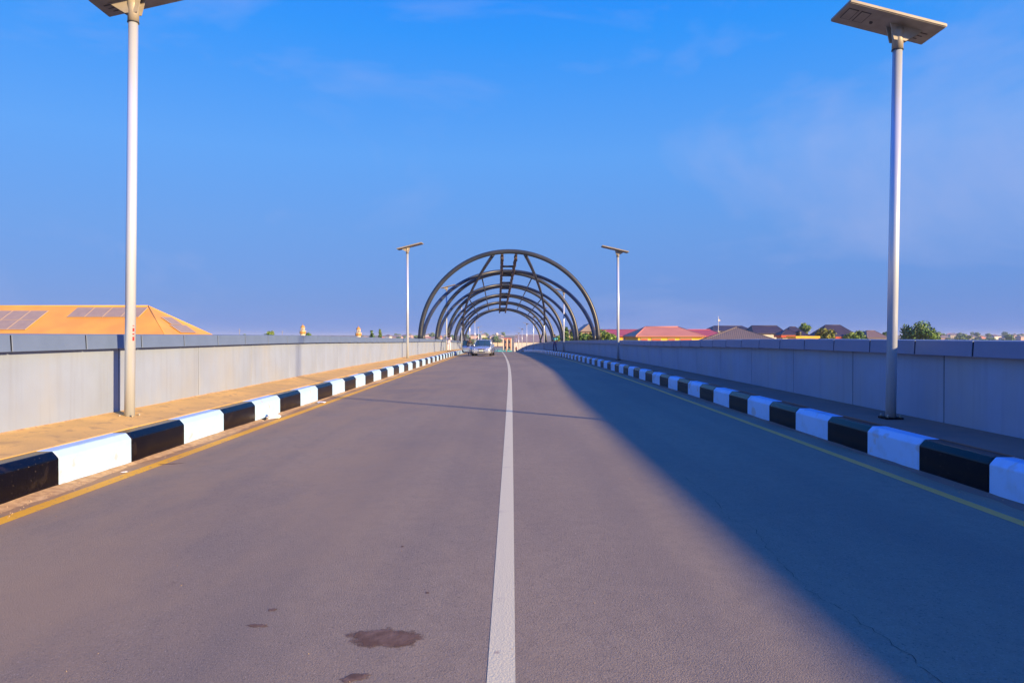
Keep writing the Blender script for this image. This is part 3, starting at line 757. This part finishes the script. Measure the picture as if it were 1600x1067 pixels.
    bm_ = bmesh.new(); bm_.from_mesh(dr.data); bmesh.ops.recalc_face_normals(bm_, faces=bm_.faces); bm_.to_mesh(dr.data); bm_.free()
    part('door_trim', 'car_black', dpoly([(.06, .34), (1.0, .32), (1.04, .62), (1.03, .86), (.06, .84)], .046, .06), dr)
    fr = MB(); fr.tube([dm @ Vector((0, .05, .89)), dm @ Vector((.09, .52, 1.37)), dm @ Vector((.10, 1.05, 1.40)), dm @ Vector((0, 1.09, .91))], .022, 8); fr.build('window_frame', 'car_black', dr)
    part('door_window', 'car_glass', lambda b: b.poly([dm @ Vector((.01, .08, .90)), dm @ Vector((.085, .53, 1.355)), dm @ Vector((.095, 1.03, 1.385)), dm @ Vector((.01, 1.07, .91))]), dr)
    part('mirror', 'car_paint', lambda b: b.box((-.20, .14, .93), (-.04, .24, 1.06), dm), dr, bev=.03)
    part('handle', 'chrome', lambda b: b.box((-.075, .86, .74), (-.045, 1.02, .77), dm), dr)
    car.scale = (1.05, 1.05, 1.05)
    return car
make_car(P(-2.12, 66.2, -.0), R(-2.5))

# ------------------------------------------------------------------ trees
def foliage(r_, clumps, n, leaf, name, m, parent):
    mb = MB()
    wts = [c[1]**2 for c in clumps]
    for _ in range(n):
        c, rad, sq = r_.choices(clumps, wts)[0]
        v = Vector((r_.gauss(0, 1), r_.gauss(0, 1), r_.gauss(0, 1))).normalized() * rad * (r_.random()**.4)
        v.z *= sq; p = Vector(c) + v
        nrm = (v.normalized() + Vector((r_.gauss(0, .6), r_.gauss(0, .6), r_.gauss(0, .6)))).normalized()
        a = nrm.orthogonal().normalized(); a = Matrix.Rotation(r_.random()*6.28, 3, nrm) @ a; b = nrm.cross(a)
        s = leaf*r_.uniform(.6, 1.3)
        mb.poly([p - a*s, p - b*s*.45, p + a*s, p + b*s*.45])
    return mb.build(name, m, parent)
def tree(px, top_py, d, half_px, label, kind='round', leafm='leaf_green', seed=1, group=None, n=2600, name=None, bottom_py=None):
    r_ = random.Random(seed); t = at(px, top_py, d); hw = half_px*d/1067.0
    z0 = gz(t.x, d); H = t.z - z0; root = empty(name or {'round': 'broadleaf_tree', 'spire': 'conifer_tree', 'bush': 'broadleaf_tree'}[kind], (t.x, d, z0 - .1))
    tag(root, label, 'tree', group)
    cl = []
    if kind == 'spire':
        ch = min(H*.75, hw*6.5)
        for k in range(14):
            u = k/13.0; z = H - ch*(1-u); rr = hw*(1 - u)**.8*.6 + .12
            for j in range(2):
                a = r_.random()*6.28; cl.append(((math.cos(a)*rr*.55, math.sin(a)*rr*.55, z - .15), rr*.75 + .1, 1.3))
    else:
        ch = min(hw*1.7, H*.6)
        zc = H - ch*.5 + hw*.08
        for k in range(26):
            v = Vector((r_.gauss(0, 1), r_.gauss(0, 1), r_.gauss(0, 1))).normalized()
            rr = r_.uniform(.26, .42)
            q = Vector((v.x*hw*(1 - rr), v.y*hw*(1 - rr), v.z*ch*.5*(1 - rr*.8)))
            cl.append(((q.x, q.y, zc + q.z), hw*rr, .8))
        cl.append(((0, 0, zc), hw*.6, .75))
    foliage(r_, cl, n, max(.12, d*.0021), 'crown', leafm, root)
    mb = MB(); tr = max(.09, hw*.10)
    mb.tube([(0, 0, 0), (r_.uniform(-.1, .1), r_.uniform(-.1, .1), H*.35), (0, 0, H*.62), (0, 0, H*.85)], [tr*1.3, tr, tr*.7, tr*.25], 8)
    if kind != 'spire':
        for c, rad, sq in cl[:7]: mb.tube([(0, 0, H*.45), (c[0]*.5, c[1]*.5, H*.45 + (c[2] - H*.45)*.55), c], [tr*.6, tr*.4, tr*.12], 6)
    mb.build('trunk', 'bark', root)
    return root
TG = 'trees beyond the right parapet'
tree(885, 511, 112, 6, 'narrow dark conifer behind the canopy, left of the two spires', 'spire', 'leaf_dark', 11, TG)
tree(894.5, 508.5, 112, 6.5, 'narrow bright conifer behind the canopy, right of the two spires', 'spire', 'leaf_green', 12, TG)
tree(872, 524, 118, 7, 'small bush tree left of the two conifer spires', 'round', 'leaf_green', 13, TG, 700)
tree(912, 519, 84, 14, 'dark green round tree beside the conifer spires', 'round', 'leaf_dark', 14, TG)
tree(929, 516, 80, 13, 'yellow-green round tree below the pink gable', 'round', 'leaf_yellow', 15, TG)
tree(941, 515.5, 84, 13, 'dark tree between the last two canopy feet on the right', 'round', 'leaf_dark', 16, TG, 1000)
tree(951, 519.5, 78, 13, 'bright green tree in front of the long red roof', 'round', 'leaf_green', 17, TG)
tree(1258, 505, 152, 10, 'tree top showing above the dark purple roofs', 'round', 'leaf_green', 18, TG, 900)
tree(1290, 512.5, 104, 19, 'yellow-green round tree in front of the dark purple roofs', 'round', 'leaf_yellow', 19, TG)
tree(1330, 519, 112, 13, 'left of the two low trees before the brown roof', 'round', 'leaf_green', 20, TG, 900)
tree(1343, 517, 118, 16, 'right of the two low trees before the brown roof', 'round', 'leaf_dark', 21, TG, 900)
tree(1384, 519, 150, 6, 'small thin tree left of the nearest right lamp', 'round', 'leaf_dark', 22, TG, 500)
tree(1436, 502.5, 92, 31, 'large dense dark round tree right of the nearest right lamp', 'round', 'leaf_dark', 23, TG, 5200)
TL = 'trees beyond the left parapet'
tree(581, 516.5, 150, 7, 'left one of two dark conifers right of the towers', 'spire', 'leaf_dark', 31, TL)
tree(593, 514.5, 146, 7, 'taller right one of two conifers right of the towers', 'spire', 'leaf_green', 32, TL)
tree(480.5, 520, 155, 6, 'small tree at the foot of the left tower', 'round', 'leaf_dark', 33, TL, 500)
tree(423, 517, 150, 6, 'small tree top left of both towers', 'round', 'leaf_green', 34, TL, 500)

# ------------------------------------------------------------------ buildings
def hip_house(name, label, cx, cy, hw, hd, ze, zrg, rh, wallm, roofm, rz=0.0, fascia=None, windows=(), group=None, cat='house', gable=False, ov=.35, shut='window_glass'):
    """hw, hd: half sizes at the eaves; rh: half length of the ridge (along x)"""
    g0 = gz(cx, cy) - .1; root = tag(empty(name, (cx, cy, g0), rz), label, cat, group)
    e, t = ze - g0, zrg - g0
    w2, d2 = hw - ov, hd - ov
    mb = MB(); mb.box((-w2, -d2, 0), (w2, d2, e - .02)); wall = mb.build('wall', wallm, root)
    if gable:
        for sg in (-1, 1):
            mb = MB(); mb.prism([(sg*w2 - .06, -d2, e - .02), (sg*w2 - .06, d2, e - .02), (sg*w2 - .06, 0, t - .12)], None, (.12, 0, 0)); mb.build('gable', wallm, wall)
    mb = MB()
    A, B, Cc, Dd = (-hw, -hd, e), (hw, -hd, e), (hw, hd, e), (-hw, hd, e); r0, r1 = (-rh, 0, t), (rh, 0, t)
    a, b, c, d = [(p[0], p[1], p[2] - .10) for p in (A, B, Cc, Dd)]
    if rh < .05:
        ap = (0, 0, t)
        for q, w in ((A, B), (B, Cc), (Cc, Dd), (Dd, A)): mb.poly([q, w, ap])
    else:
        mb.poly([A, B, r1, r0]); mb.poly([Cc, Dd, r0, r1]); mb.poly([B, Cc, r1]); mb.poly([Dd, A, r0])
    for q, w, qq, ww in ((A, B, a, b), (B, Cc, b, c), (Cc, Dd, c, d), (Dd, A, d, a)): mb.quad(qq, ww, w, q)
    mb.quad(d, c, b, a); roof = mb.build('roof', roofm, root)
    mb = MB()                                  # ridge and hip capping
    if rh >= .05: mb.tube([r0, r1], .06, 6)
    for q, w in ((A, r0), (B, r1), (Cc, r1), (Dd, r0)): mb.tube([q, w], .05, 6)
    mb.build('ridge_cap', roofm, roof)
    if fascia:
        mb = MB(); mb.box((-hw + .03, -hd + .02, e - .42), (hw - .03, hd - .02, e - .11)); mb.build('fascia', fascia, roof)
    for (x, zc, ww, hh) in windows:
        mb = MB(); mb.box((x - ww/2 - .06, -d2 - .05, zc - g0 - hh/2 - .06), (x + ww/2 + .06, -d2 - .002, zc - g0 + hh/2 + .06)); f = mb.build('window', 'wall_cream', wall)
        mb = MB(); mb.box((x - ww/2, -d2 - .07, zc - g0 - hh/2), (x + ww/2, -d2 - .04, zc - g0 + hh/2)); mb.build('pane', shut, f)
    return root
NR = 'houses beyond the right parapet'
hip_house('hip_roof_house', 'yellow house with a broad orange-pink hip roof and red shutters', 19.75, 90, 4.35, 5, 1.62, 2.86, 2.15, 'wall_yellow', 'roof_pink', windows=[(-1.7, .75, 1.1, 1.1), (2.0, .75, 1.4, 1.1), (-3.2, .75, .8, 1.1), (.2, .75, .8, 1.1)], group=NR, shut='shutter')
hip_house('long_roof_house', 'long yellow house with a dark red roof behind the orange-pink one', 22.2, 106, 9.6, 5, 1.62, 2.62, 8.6, 'wall_yellow', 'roof_red', windows=[(-8.3 + 1.5*k, .9, .7, 1.0) for k in range(4)], group=NR, shut='window_glass')
hip_house('gable_house', 'pink house with a small pointed gable behind the yellow-green tree', 14.2, 129, 4.5, 1.75, 2.55, 3.85, 4.4, 'wall_pink', 'roof_tin', rz=R(90), gable=True, group=NR)
hip_house('pyramid_roof_house', 'grey pyramid-roofed house left of the pink gable', 12.4, 140, 2.6, 3, 1.9, 3.0, .4, 'wall_cream', 'roof_grey', group=NR)
hip_house('pyramid_roof_house', 'house with a large grey-brown pyramid roof', 24.7, 75, 4.3, 4.2, 1.0, 2.62, 0, 'wall_cream', 'roof_grey', rz=R(-14), group=NR)
hip_house('hip_roof_house', 'dark purple hip-roofed house directly behind the grey-brown pyramid', 42.0, 133, 4.0, 3.5, 2.6, 3.6, 2.7, 'wall_cream', 'roof_purple', group=NR)
hip_house('hip_roof_house', 'white house with a wide dark purple roof behind the black tank', 44.3, 120, 2.9, 3, 2.1, 3.45, 2.2, 'wall_white', 'roof_purple', group=NR)
hip_house('pyramid_roof_house', 'small dark purple pyramid roof with a red band', 44.3, 110, 1.55, 1.6, 1.85, 2.75, 0, 'wall_cream', 'roof_purple', fascia='fascia_red', group=NR)
hip_house('hip_roof_house', 'small dark purple hip-roofed house left of the yellow-green tree', 53.4, 130, 2.1, 3, 1.7, 3.4, .5, 'wall_cream', 'roof_purple', fascia='fascia_red', group=NR)
hip_house('hip_roof_house', 'large dark purple hip-roofed house with red band behind the yellow-green tree', 57.3, 122, 3.3, 3, 1.6, 3.6, 1.3, 'wall_cream', 'roof_purple', fascia='fascia_red', group=NR)
hip_house('hip_roof_house', 'brown-roofed house left of the nearest right lamp', 73.5, 140, 2.2, 3, 1.3, 2.75, .8, 'wall_cream', 'roof_brown', group=NR)
def flat_house(name, label, cx, cy, hw, hd, ztop, wallm, trim, windows=(), cat='house', group=None, cols=0):
    g0 = gz(cx, cy) - .1; root = tag(empty(name, (cx, cy, g0)), label, cat, group); t = ztop - g0
    mb = MB(); mb.box((-hw, -hd, 0), (hw, hd, t - .3)); w = mb.build('wall', wallm, root)
    mb = MB(); mb.box((-hw - .15, -hd - .15, t - .3), (hw + .15, hd + .15, t)); mb.build('roof_slab', trim, root)
    for (x, zc, ww, hh) in windows:
        mb = MB(); mb.box((x - ww/2 - .05, -hd - .05, zc - g0 - hh/2 - .05), (x + ww/2 + .05, -hd - .002, zc - g0 + hh/2 + .05)); f = mb.build('window', 'wall_cream', w)
        mb = MB(); mb.box((x - ww/2, -hd - .07, zc - g0 - hh/2), (x + ww/2, -hd - .045, zc - g0 + hh/2)); mb.build('pane', 'window_glass', f)
    for k in range(cols):
        x = -hw - .1 + (2*hw + .2)*k/(cols - 1); mb = MB(); mb.box((x - .22, -hd - 1.3, 0), (x + .22, -hd - .9, t - .3)); mb.build('column', 'tower_cream', root)
    return root
flat_house('annex', 'low yellow flat-roofed annex carrying the black water tank', 42.6, 100, 1.6, 1.6, 1.62, 'wall_yellow', 'wall_yellow', group=NR, windows=[(-.6, .9, .5, .6), (.6, .9, .5, .6)])
mb = MB(); mb.lathe([(.42, 0), (.42, .2), (.40, .24), (.42, .28), (.42, .62), (.30, .74), (.12, .78), (.12, .84)], 16, Matrix.Translation((42.0, 100, 1.62)))
tag(mb.build('water_tank', 'tank_black'), 'black plastic water tank on the yellow annex roof', 'water tank')
ma = tag(empty('antenna_mast', (35.05, 116, gz(35, 116))), 'thin pale antenna mast with a small dish above the pyramid roof', 'mast'); H_ = at(1125, 494, 116).z - gz(35, 116)
mb = MB(); mb.tube([(0, 0, 0), (0, 0, H_)], [.09, .04], 8); mb.build('pole', 'wall_white', ma)
mb = MB(); mb.lathe([(.03, 0), (.15, .05), (.21, .11), (.20, .11), (.14, .06), (.01, .015)], 14, Matrix.Translation((.1, -.1, H_ - .75)) @ Matrix.Rotation(R(70), 4, 'X')); mb.build('dish', 'wall_white', ma)
mb = MB(); mb.tube([(-.35, 0, H_ - 2.6), (.35, 0, H_ - 2.6)], .03, 6); mb.build('crossbar', 'wall_white', ma)

for px_, py_, d_, lb in ((374, 513, 165, 'thin grey pole on the skyline left of the towers'), (441, 516, 190, 'short thin pole on the skyline beside the left tower')):
    p_ = at(px_, py_, d_); zg = gz(p_.x, d_); mb = MB(); mb.tube([(0, 0, 0), (0, 0, p_.z - zg)], [.10, .05], 8); mb.tube([(-.3, 0, p_.z - zg - .5), (.3, 0, p_.z - zg - .5)], .04, 6)
    o_ = mb.build('utility_pole', 'lamp_case'); o_.location = (p_.x, d_, zg); tag(o_, lb, 'pole')
# left: big orange roof with solar panels
ho = hip_house('orange_roof_building', 'large building with an orange hip roof carrying solar panels', -52.3, 70, 20.2, 6.2, 1.15, 4.72, 15.0, 'wall_cream', 'roof_orange', cat='building')
g0 = ho.location.z
sl = math.atan2(4.72 - 1.15, 6.2)
def roof_panel(cx_, along, cols, rows, pw, ph, skew=0):
    # panels lying on the front slope; along = distance down from the ridge
    for i in range(cols):
        for j in range(rows):
            x = cx_ + (i - (cols-1)/2)*(pw + .05); s = along + j*(ph + .05)
            mt = Matrix.Translation((x + 52.3, -s*math.cos(sl), 4.72 - g0 - s*math.sin(sl) + .07)) @ Matrix.Rotation(sl, 4, 'X')
            mb = MB(); mb.box((-pw/2, -ph, 0), (pw/2, 0, .05), mt); f = mb.build('solar_panel', 'pv_frame', ho)
            mb = MB(); mb.box((-pw/2 + .045, -ph + .045, .05), (pw/2 - .045, -.045, .056), mt); mb.build('cell_sheet', 'pv_cell', f)
roof_panel(-40.6, .6, 4, 1, 1.75, 2.0)
roof_panel(-51.2, 1.3, 5, 2, 1.75, 1.9)
# on the hip end
e0, e1, e2 = Vector((15.0, 0, 4.72 - g0)), Vector((20.2, -6.2, 1.15 - g0)), Vector((20.2, 6.2, 1.15 - g0))
nh = (e1 - e0).cross(e2 - e0).normalized(); dn_ = ((e1 + e2)/2 - e0).normalized(); ac = nh.cross(dn_)
for k in range(2):
    o_ = e0 + dn_*(2.2 + k*1.45) + nh*.08
    mb = MB(); w_ = 1.1 + k*.55
    mb.prism([o_ - ac*w_, o_ + ac*w_, o_ + ac*(w_) + dn_*1.35, o_ - ac*(w_) + dn_*1.35], None, nh*.05); f = mb.build('solar_panel', 'pv_frame', ho)
    mb = MB(); i_ = o_ + nh*.052 + dn_*.05
    mb.prism([i_ - ac*(w_ - .05), i_ + ac*(w_ - .05), i_ + ac*(w_ - .05) + dn_*1.25, i_ - ac*(w_ - .05) + dn_*1.25], None, nh*.006); mb.build('cell_sheet', 'pv_cell', f)

# two prayer towers on the left
def minaret(px, top_py, d, label):
    t = at(px, top_py, d); g = gz(t.x, d); root = tag(empty('prayer_tower', (t.x, d, g), R(12)), label, 'tower', 'pair of prayer towers'); H = t.z - g
    def ring(name, m, prof, seg=8, sm=False): mb = MB(); mb.lathe([(r*.78, z) for r, z in prof], seg, None, sm); return mb.build(name, m, root)
    ring('shaft', 'tower_cream', [(.85, 0), (.68, H - 1.95)])
    ring('gallery', 'tower_ochre', [(.68, H - 1.95), (.92, H - 1.75), (.92, H - 1.62), (.82, H - 1.60), (.82, H - 1.40)])
    ring('gallery_rail', 'tower_cream', [(.80, H - 1.40), (.80, H - 1.32), (.98, H - 1.30), (.98, H - 1.22)])
    for k in range(8):
        a = 2*math.pi*k/8 + .39; mb = MB(); mb.tube([(0.40*math.cos(a), 0.40*math.sin(a), H - 1.22), (0.40*math.cos(a), 0.40*math.sin(a), H - .62)], .08, 6); mb.build('column', 'tower_cream', root)
    ring('core', 'tower_cream', [(.34, H - 1.22), (.34, H - .62)])
    ring('cornice', 'tower_cream', [(.66, H - .64), (.68, H - .56), (.60, H - .54)])
    ring('dome', 'tower_ochre', [(.58, H - .54), (.56, H - .36), (.42, H - .16), (.2, H - .02), (.06, H + .04)], 14, True)
    mb = MB(); mb.tube([(0, 0, H), (0, 0, H + .42)], [.04, .015], 6); mb.build('finial', 'tower_ochre', root)
minaret(473, 508, 150, 'cream and ochre domed tower, left one of the two')
minaret(560, 511, 150, 'cream and ochre domed tower, right one of the two')

# beyond the crest
hip_house('hall', 'long white hall with a broad tin roof seen under the canopy', at(826, 525, 300).x + .8, 304, 7.6, 9, -1.0, 2.15, 6.6, 'wall_white', 'roof_tin', cat='building')
gh = flat_house('gatehouse', 'small orange building with a red roof slab and cream columns beyond the crest', at(793, 525, 345).x, 345, 1.9, 2.0, .6, 'wall_orange', 'fascia_red', windows=[(-1.0, -1.4, .8, 1.1), (1.0, -1.4, .8, 1.1), (-1.0, -4.2, .8, 1.1), (1.0, -4.2, .8, 1.1)], cat='building', cols=3)
def tricycle(px, d, rz, label):
    x = (px - 800)*d/1067.0; root = tag(empty('tricycle_taxi', (x, d, gz(x, d) + .42), rz), label, 'tricycle', 'teal tricycles beyond the crest')
    mb = MB(); mb.prism([(-.65, -1.3, .35), (-.65, 1.2, .35), (-.65, 1.2, 1.0), (-.65, -.6, 1.0), (-.65, -1.3, .8)], None, (1.3, 0, 0)); link('body', bevel(mb.mesh('body', 'tricycle_teal'), .06), root)
    mb = MB(); mb.prism([(-.66, -.75, 1.62), (-.66, 1.2, 1.62), (-.66, 1.1, 1.78), (-.66, -.5, 1.78)], None, (1.32, 0, 0)); link('roof', bevel(mb.mesh('roof', 'tricycle_teal'), .05), root)
    mb = MB(); mb.quad((-.6, -.95, 1.0), (.6, -.95, 1.0), (.55, -.72, 1.62), (-.55, -.72, 1.62)); mb.build('windscreen', 'car_glass', root)
    for sx in (-.6, .6):
        for sy in (-.72, 1.1): mb = MB(); mb.tube([(sx, sy, .95), (sx*.97, sy*.98, 1.64)], .03, 6); mb.build('post', 'tricycle_teal', root)
    for sx, sy in ((0, -1.1), (-.55, .85), (.55, .85)):
        mb = MB(); mb.lathe([(.1, -.06), (.25, -.06), (.25, .06), (.1, .06)], 14, Matrix.Translation((sx, sy, .25)) @ Matrix.Rotation(R(90), 4, 'Y')); mb.build('wheel', 'tyre', root)
for i, (px, d) in enumerate(((775, 332), (780.5, 338), (787, 334), (796, 340))):
    tricycle(px, d, R((70, -80, 85, 95)[i]), ('leftmost', 'second from left', 'third from left', 'rightmost')[i] + ' of the tiny teal tricycles beyond the crest')
wt = tag(empty('water_tower', (at(776, 525, 520).x, 520, gz(-12, 520))), 'tiny pale water tower on the skyline under the canopy', 'water tower')
H_ = at(776, 520, 520).z - wt.location.z
for a in range(4):
    c_, s_ = math.cos(a*1.571 + .78), math.sin(a*1.571 + .78); mb = MB(); mb.tube([(c_*1.6, s_*1.6, 0), (c_*.9, s_*.9, H_ - 1.6)], .16, 6); mb.build('leg', 'wall_white', wt)
mb = MB(); mb.lathe([(.6, H_ - 1.8), (1.3, H_ - 1.5), (1.3, H_ - .4), (.5, H_)], 14); mb.build('tank', 'wall_white', wt)

# far town on the rising ground
rt = random.Random(21)
spots = []
for lo, hi, n, wh in ((1470, 1600, 18, 'far right skyline beyond the large dark tree'), (1600, 1680, 3, 'far right skyline beyond the large dark tree'), (560, 640, 10, 'skyline between the right tower and the second left lamp'), (640, 720, 9, 'skyline through the left feet of the canopy'), (735, 785, 12, 'skyline under the middle of the canopy'), (350, 420, 3, 'skyline between the orange roof and the towers')):
    for k in range(n):
        spots.append((rt.uniform(lo, hi), rt.uniform(480, 980), wh))
for k, (px, d, wh) in enumerate(spots):
    x = (px - 800)*d/1067.0; zz = gz(x, d)
    hw_ = rt.uniform(3.5, 6.5); h_ = rt.uniform(2.6, 3.6); up = rt.uniform(1.3, 2.2)
    hip_house('far_house', 'tiny far-off house on the ' + wh, x, d, hw_, hw_*.8, zz + h_, zz + h_ + up, hw_*.45, rt.choice(('wall_white', 'wall_cream', 'wall_pink')), rt.choice(('roof_tin', 'roof_brown', 'roof_tin', 'roof_pink')), rz=rt.uniform(-.5, .5), group='far-off town houses, ' + wh)
proto = []
for k in range(3):
    rr = random.Random(50 + k); root = empty('far_tree', (0, 0, 0)); H = 6.5 + k
    cl_ = [((rr.uniform(-2, 2), rr.uniform(-2, 2), H*.62 + rr.uniform(-1.4, 1.6)), rr.uniform(1, 1.9), .8) for _ in range(9)]
    foliage(rr, cl_, 420, .75, 'crown', ('leaf_dark', 'leaf_green', 'leaf_dark')[k], root)
    mb = MB(); mb.tube([(0, 0, -.3), (0, 0, H*.6)], [.28, .12], 6); mb.build('trunk', 'bark', root); proto.append(root)
first = [True]*3
for lo, hi, n, wh in ((1468, 1600, 30, 'far right skyline beyond the large dark tree'), (1600, 1680, 3, 'far right skyline beyond the large dark tree'), (560, 650, 16, 'skyline between the right tower and the second left lamp'), (650, 790, 20, 'skyline under the canopy'), (350, 470, 7, 'skyline between the orange roof and the towers')):
    for k in range(n):
        px = rt.uniform(lo, hi); d = rt.uniform(430, 1050); x = (px - 800)*d/1067.0; i = rt.randrange(3)
        o = proto[i] if first[i] else copy_tree(proto[i]); first[i] = False
        o.location = (x, d, gz(x, d)); o.rotation_euler = (0, 0, rt.random()*6.28); s_ = rt.uniform(.55, 1.1); o.scale = (s_*1.15, s_*1.15, s_)
        tag(o, 'tiny far-off tree on the ' + wh, 'tree', 'far-off trees, ' + wh)

# ------------------------------------------------------------------ small things on the road
def blob(name, label, px, py, w, h, seed, m, cat, lift=.0015, n=40, jag=.28, rz=0.0):
    """thin dried patch with a ragged outline, lying on the road"""
    r = random.Random(seed); d = EYE*1067.0/(py - 525); x = (px - 800)*d/1067.0
    pts = []; ph = [r.uniform(0, 6.28) for _ in range(4)]
    for k in range(n):
        a = 2*math.pi*k/n; rr = 1 + jag*(.5*math.sin(2*a + ph[0]) + .4*math.sin(5*a + ph[1]) + .35*math.sin(9*a + ph[2])) + r.uniform(-.1, .1)*jag*2
        u, v = math.cos(a)*w/2*rr, math.sin(a)*h/2*rr
        u, v = u*math.cos(rz) - v*math.sin(rz), u*math.sin(rz) + v*math.cos(rz)
        pts.append((u, v))
    mb = MB(); z = zs(x) + lift
    i0 = 0; mb.v.append((x, d, z + .0015))
    for u, v in pts: mb.v.append((x + u*.6, d + v*.6, zs(x + u*.6) + lift + .0012))
    for u, v in pts: mb.v.append((x + u, d + v, zs(x + u) + lift - .0006))
    for k in range(n):
        a, b = 1 + k, 1 + (k+1) % n; mb.f.append((0, a, b)); mb.sm.append(True); mb.f.append((a, a+n, b+n, b)); mb.sm.append(True)
    o = mb.build(name, m); lay = o.data.uv_layers.new(name='rad')
    for lp in o.data.loops: lay.data[lp.index].uv = (0 if lp.vertex_index == 0 else (.6 if lp.vertex_index <= n else 1.0), 0)
    return tag(o, label, cat)
blob('mud_patch', 'large dried brown mud patch on the road left of the centre line', 600, 999, .46, .30, 1, 'dirt', 'mud', rz=-.2, jag=.2)
blob('mud_patch', 'brown mud smear at the bottom edge of the picture', 553, 1062, .19, .09, 2, 'dirt', 'mud', rz=.3)
blob('mud_patch', 'small brown mud smear left of the large patch', 400, 979, .14, .06, 3, 'dirt', 'mud', rz=-.1)
blob('mud_patch', 'small round brown spot above the left smear', 425, 954, .06, .06, 4, 'dirt', 'mud')
blob('mud_patch', 'tiny brown spot above the large mud patch', 667, 928, .035, .03, 5, 'dirt', 'mud')
blob('mud_patch', 'tiny dark spot on the left lane farther up', 628, 855, .03, .04, 6, 'dirt', 'mud')
blob('mud_patch', 'dark flat stain beside the left yellow line', 265, 722, .34, .10, 7, 'dirt', 'mud', rz=.3)
# crack in the right lane
def crack():
    r = random.Random(8); px = [(1062, 742), (1090, 760), (1108, 772), (1120, 785), (1140, 810), (1182, 828), (1200, 855), (1230, 890), (1262, 920), (1300, 945), (1345, 970), (1390, 1000), (1440, 1040), (1480, 1075), (1530, 1130)]
    pts = []
    for (a, b), (c, d) in zip(px, px[1:]):
        for t in (0, .2, .4, .6, .8):
            y = b + (d - b)*t; x = a + (c - a)*t; D = EYE*1067.0/(y - 525); pts.append(Vector(((x - 800)*D/1067.0 + r.gauss(0, .012), D, 0)))
    mb = MB()
    for k, p in enumerate(pts):
        w = r.uniform(.0006, .0022) if r.random() > .25 else .0003
        mb.v += [(p.x - w, p.y, zs(p.x) + .003), (p.x + w, p.y, zs(p.x) + .003)]
    for k in range(len(pts)-1): a = 2*k; mb.f.append((a, a+1, a+3, a+2)); mb.sm.append(False)
    return mb.build('crack', 'crack_dark', road)
crack()
def crumple(name, label, x, d, z, size, m, seed, cat='litter', flat=.5):
    r = random.Random(seed); bm = bmesh.new(); bmesh.ops.create_icosphere(bm, subdivisions=2, radius=1)
    for v in bm.verts:
        k = 1 + r.uniform(-.35, .35); v.co = Vector((v.co.x*k*size[0], v.co.y*k*size[1], max(v.co.z, -.6)*k*size[2]))
    lo = min(v.co.z for v in bm.verts)
    me = bpy.data.meshes.new(name); bm.to_mesh(me); bm.free(); me.materials.append(M[m])
    o = link(name, me, None, P(x, d, zs(x) + z - lo)); o.rotation_euler = (0, 0, r.random()*6)
    return tag(o, label, cat)
crumple('plastic_bag', 'crumpled white plastic bag against the left kerb', -4.80, 13.7, .0, (.13, .09, .055), 'litter_white', 1)
crumple('plastic_bag', 'black scrap lying against the white plastic bag', -4.88, 13.45, .0, (.05, .035, .03), 'car_black', 5)
crumple('paper_scrap', 'flat crumpled white paper beside the left kerb, farther up', -4.72, 16.9, .0, (.16, .10, .02), 'litter_white', 2)
crumple('paper_scrap', 'small white paper scrap between left kerb and yellow line', -4.72, 8.3, .0, (.035, .02, .008), 'litter_white', 3)
# loose grit: too many and too small to count
def grit():
    r = random.Random(9); mb = MB()
    for k in range(1500):
        if r.random() < .62: x = LK + abs(r.gauss(0, .16)) + .01
        elif r.random() < .6: x = RK - abs(r.gauss(0, .12)) - .01
        else: x = r.uniform(-4.3, 4.3)
        d = 2.2 + 30*r.random()**1.8; s = r.uniform(.003, .009)*(1.0 if abs(x) > 4.2 else .62)
        c = Vector((x, d, zs(x) + s*.5 + (.012 if abs(x) > 4.8 else .001)))
        a = r.random()*6.28; pts = [c + Vector((math.cos(a + i*2.09)*s, math.sin(a + i*2.09)*s, -s*.5)) for i in range(3)] + [c + Vector((0, 0, s*.7))]
        i = len(mb.v); mb.v += [tuple(p) for p in pts]
        for f in ((0, 1, 3), (1, 2, 3), (2, 0, 3)): mb.f.append(tuple(i + j for j in f)); mb.sm.append(False)
    tag(mb.build('loose_grit', 'litter_tan'), 'loose grit scattered along the gutters and lanes', 'grit', kind='stuff')
grit()
bpy.context.view_layer.update()
# ------------------------------------------------------------------ haze over the plain
mb = MB(); mb.box((-4700, -4600, -8.6), (4700, 4720, 13.0)); hb = mb.mesh('haze', None)
hm = bpy.data.materials.new('haze'); hm.use_nodes = True; hn = hm.node_tree.nodes; hn.remove(hn['Principled BSDF'])
pv = hn.new('ShaderNodeVolumePrincipled'); pv.inputs['Color'].default_value = (.58, .72, 1.0, 1); pv.inputs['Density'].default_value = .0003; pv.inputs['Anisotropy'].default_value = 0.0
hm.node_tree.links.new(pv.outputs[0], hn['Material Output'].inputs['Volume'])
hb.materials.append(hm); tag(link('haze', hb), 'thin pale haze over the plain', 'haze', kind='stuff')
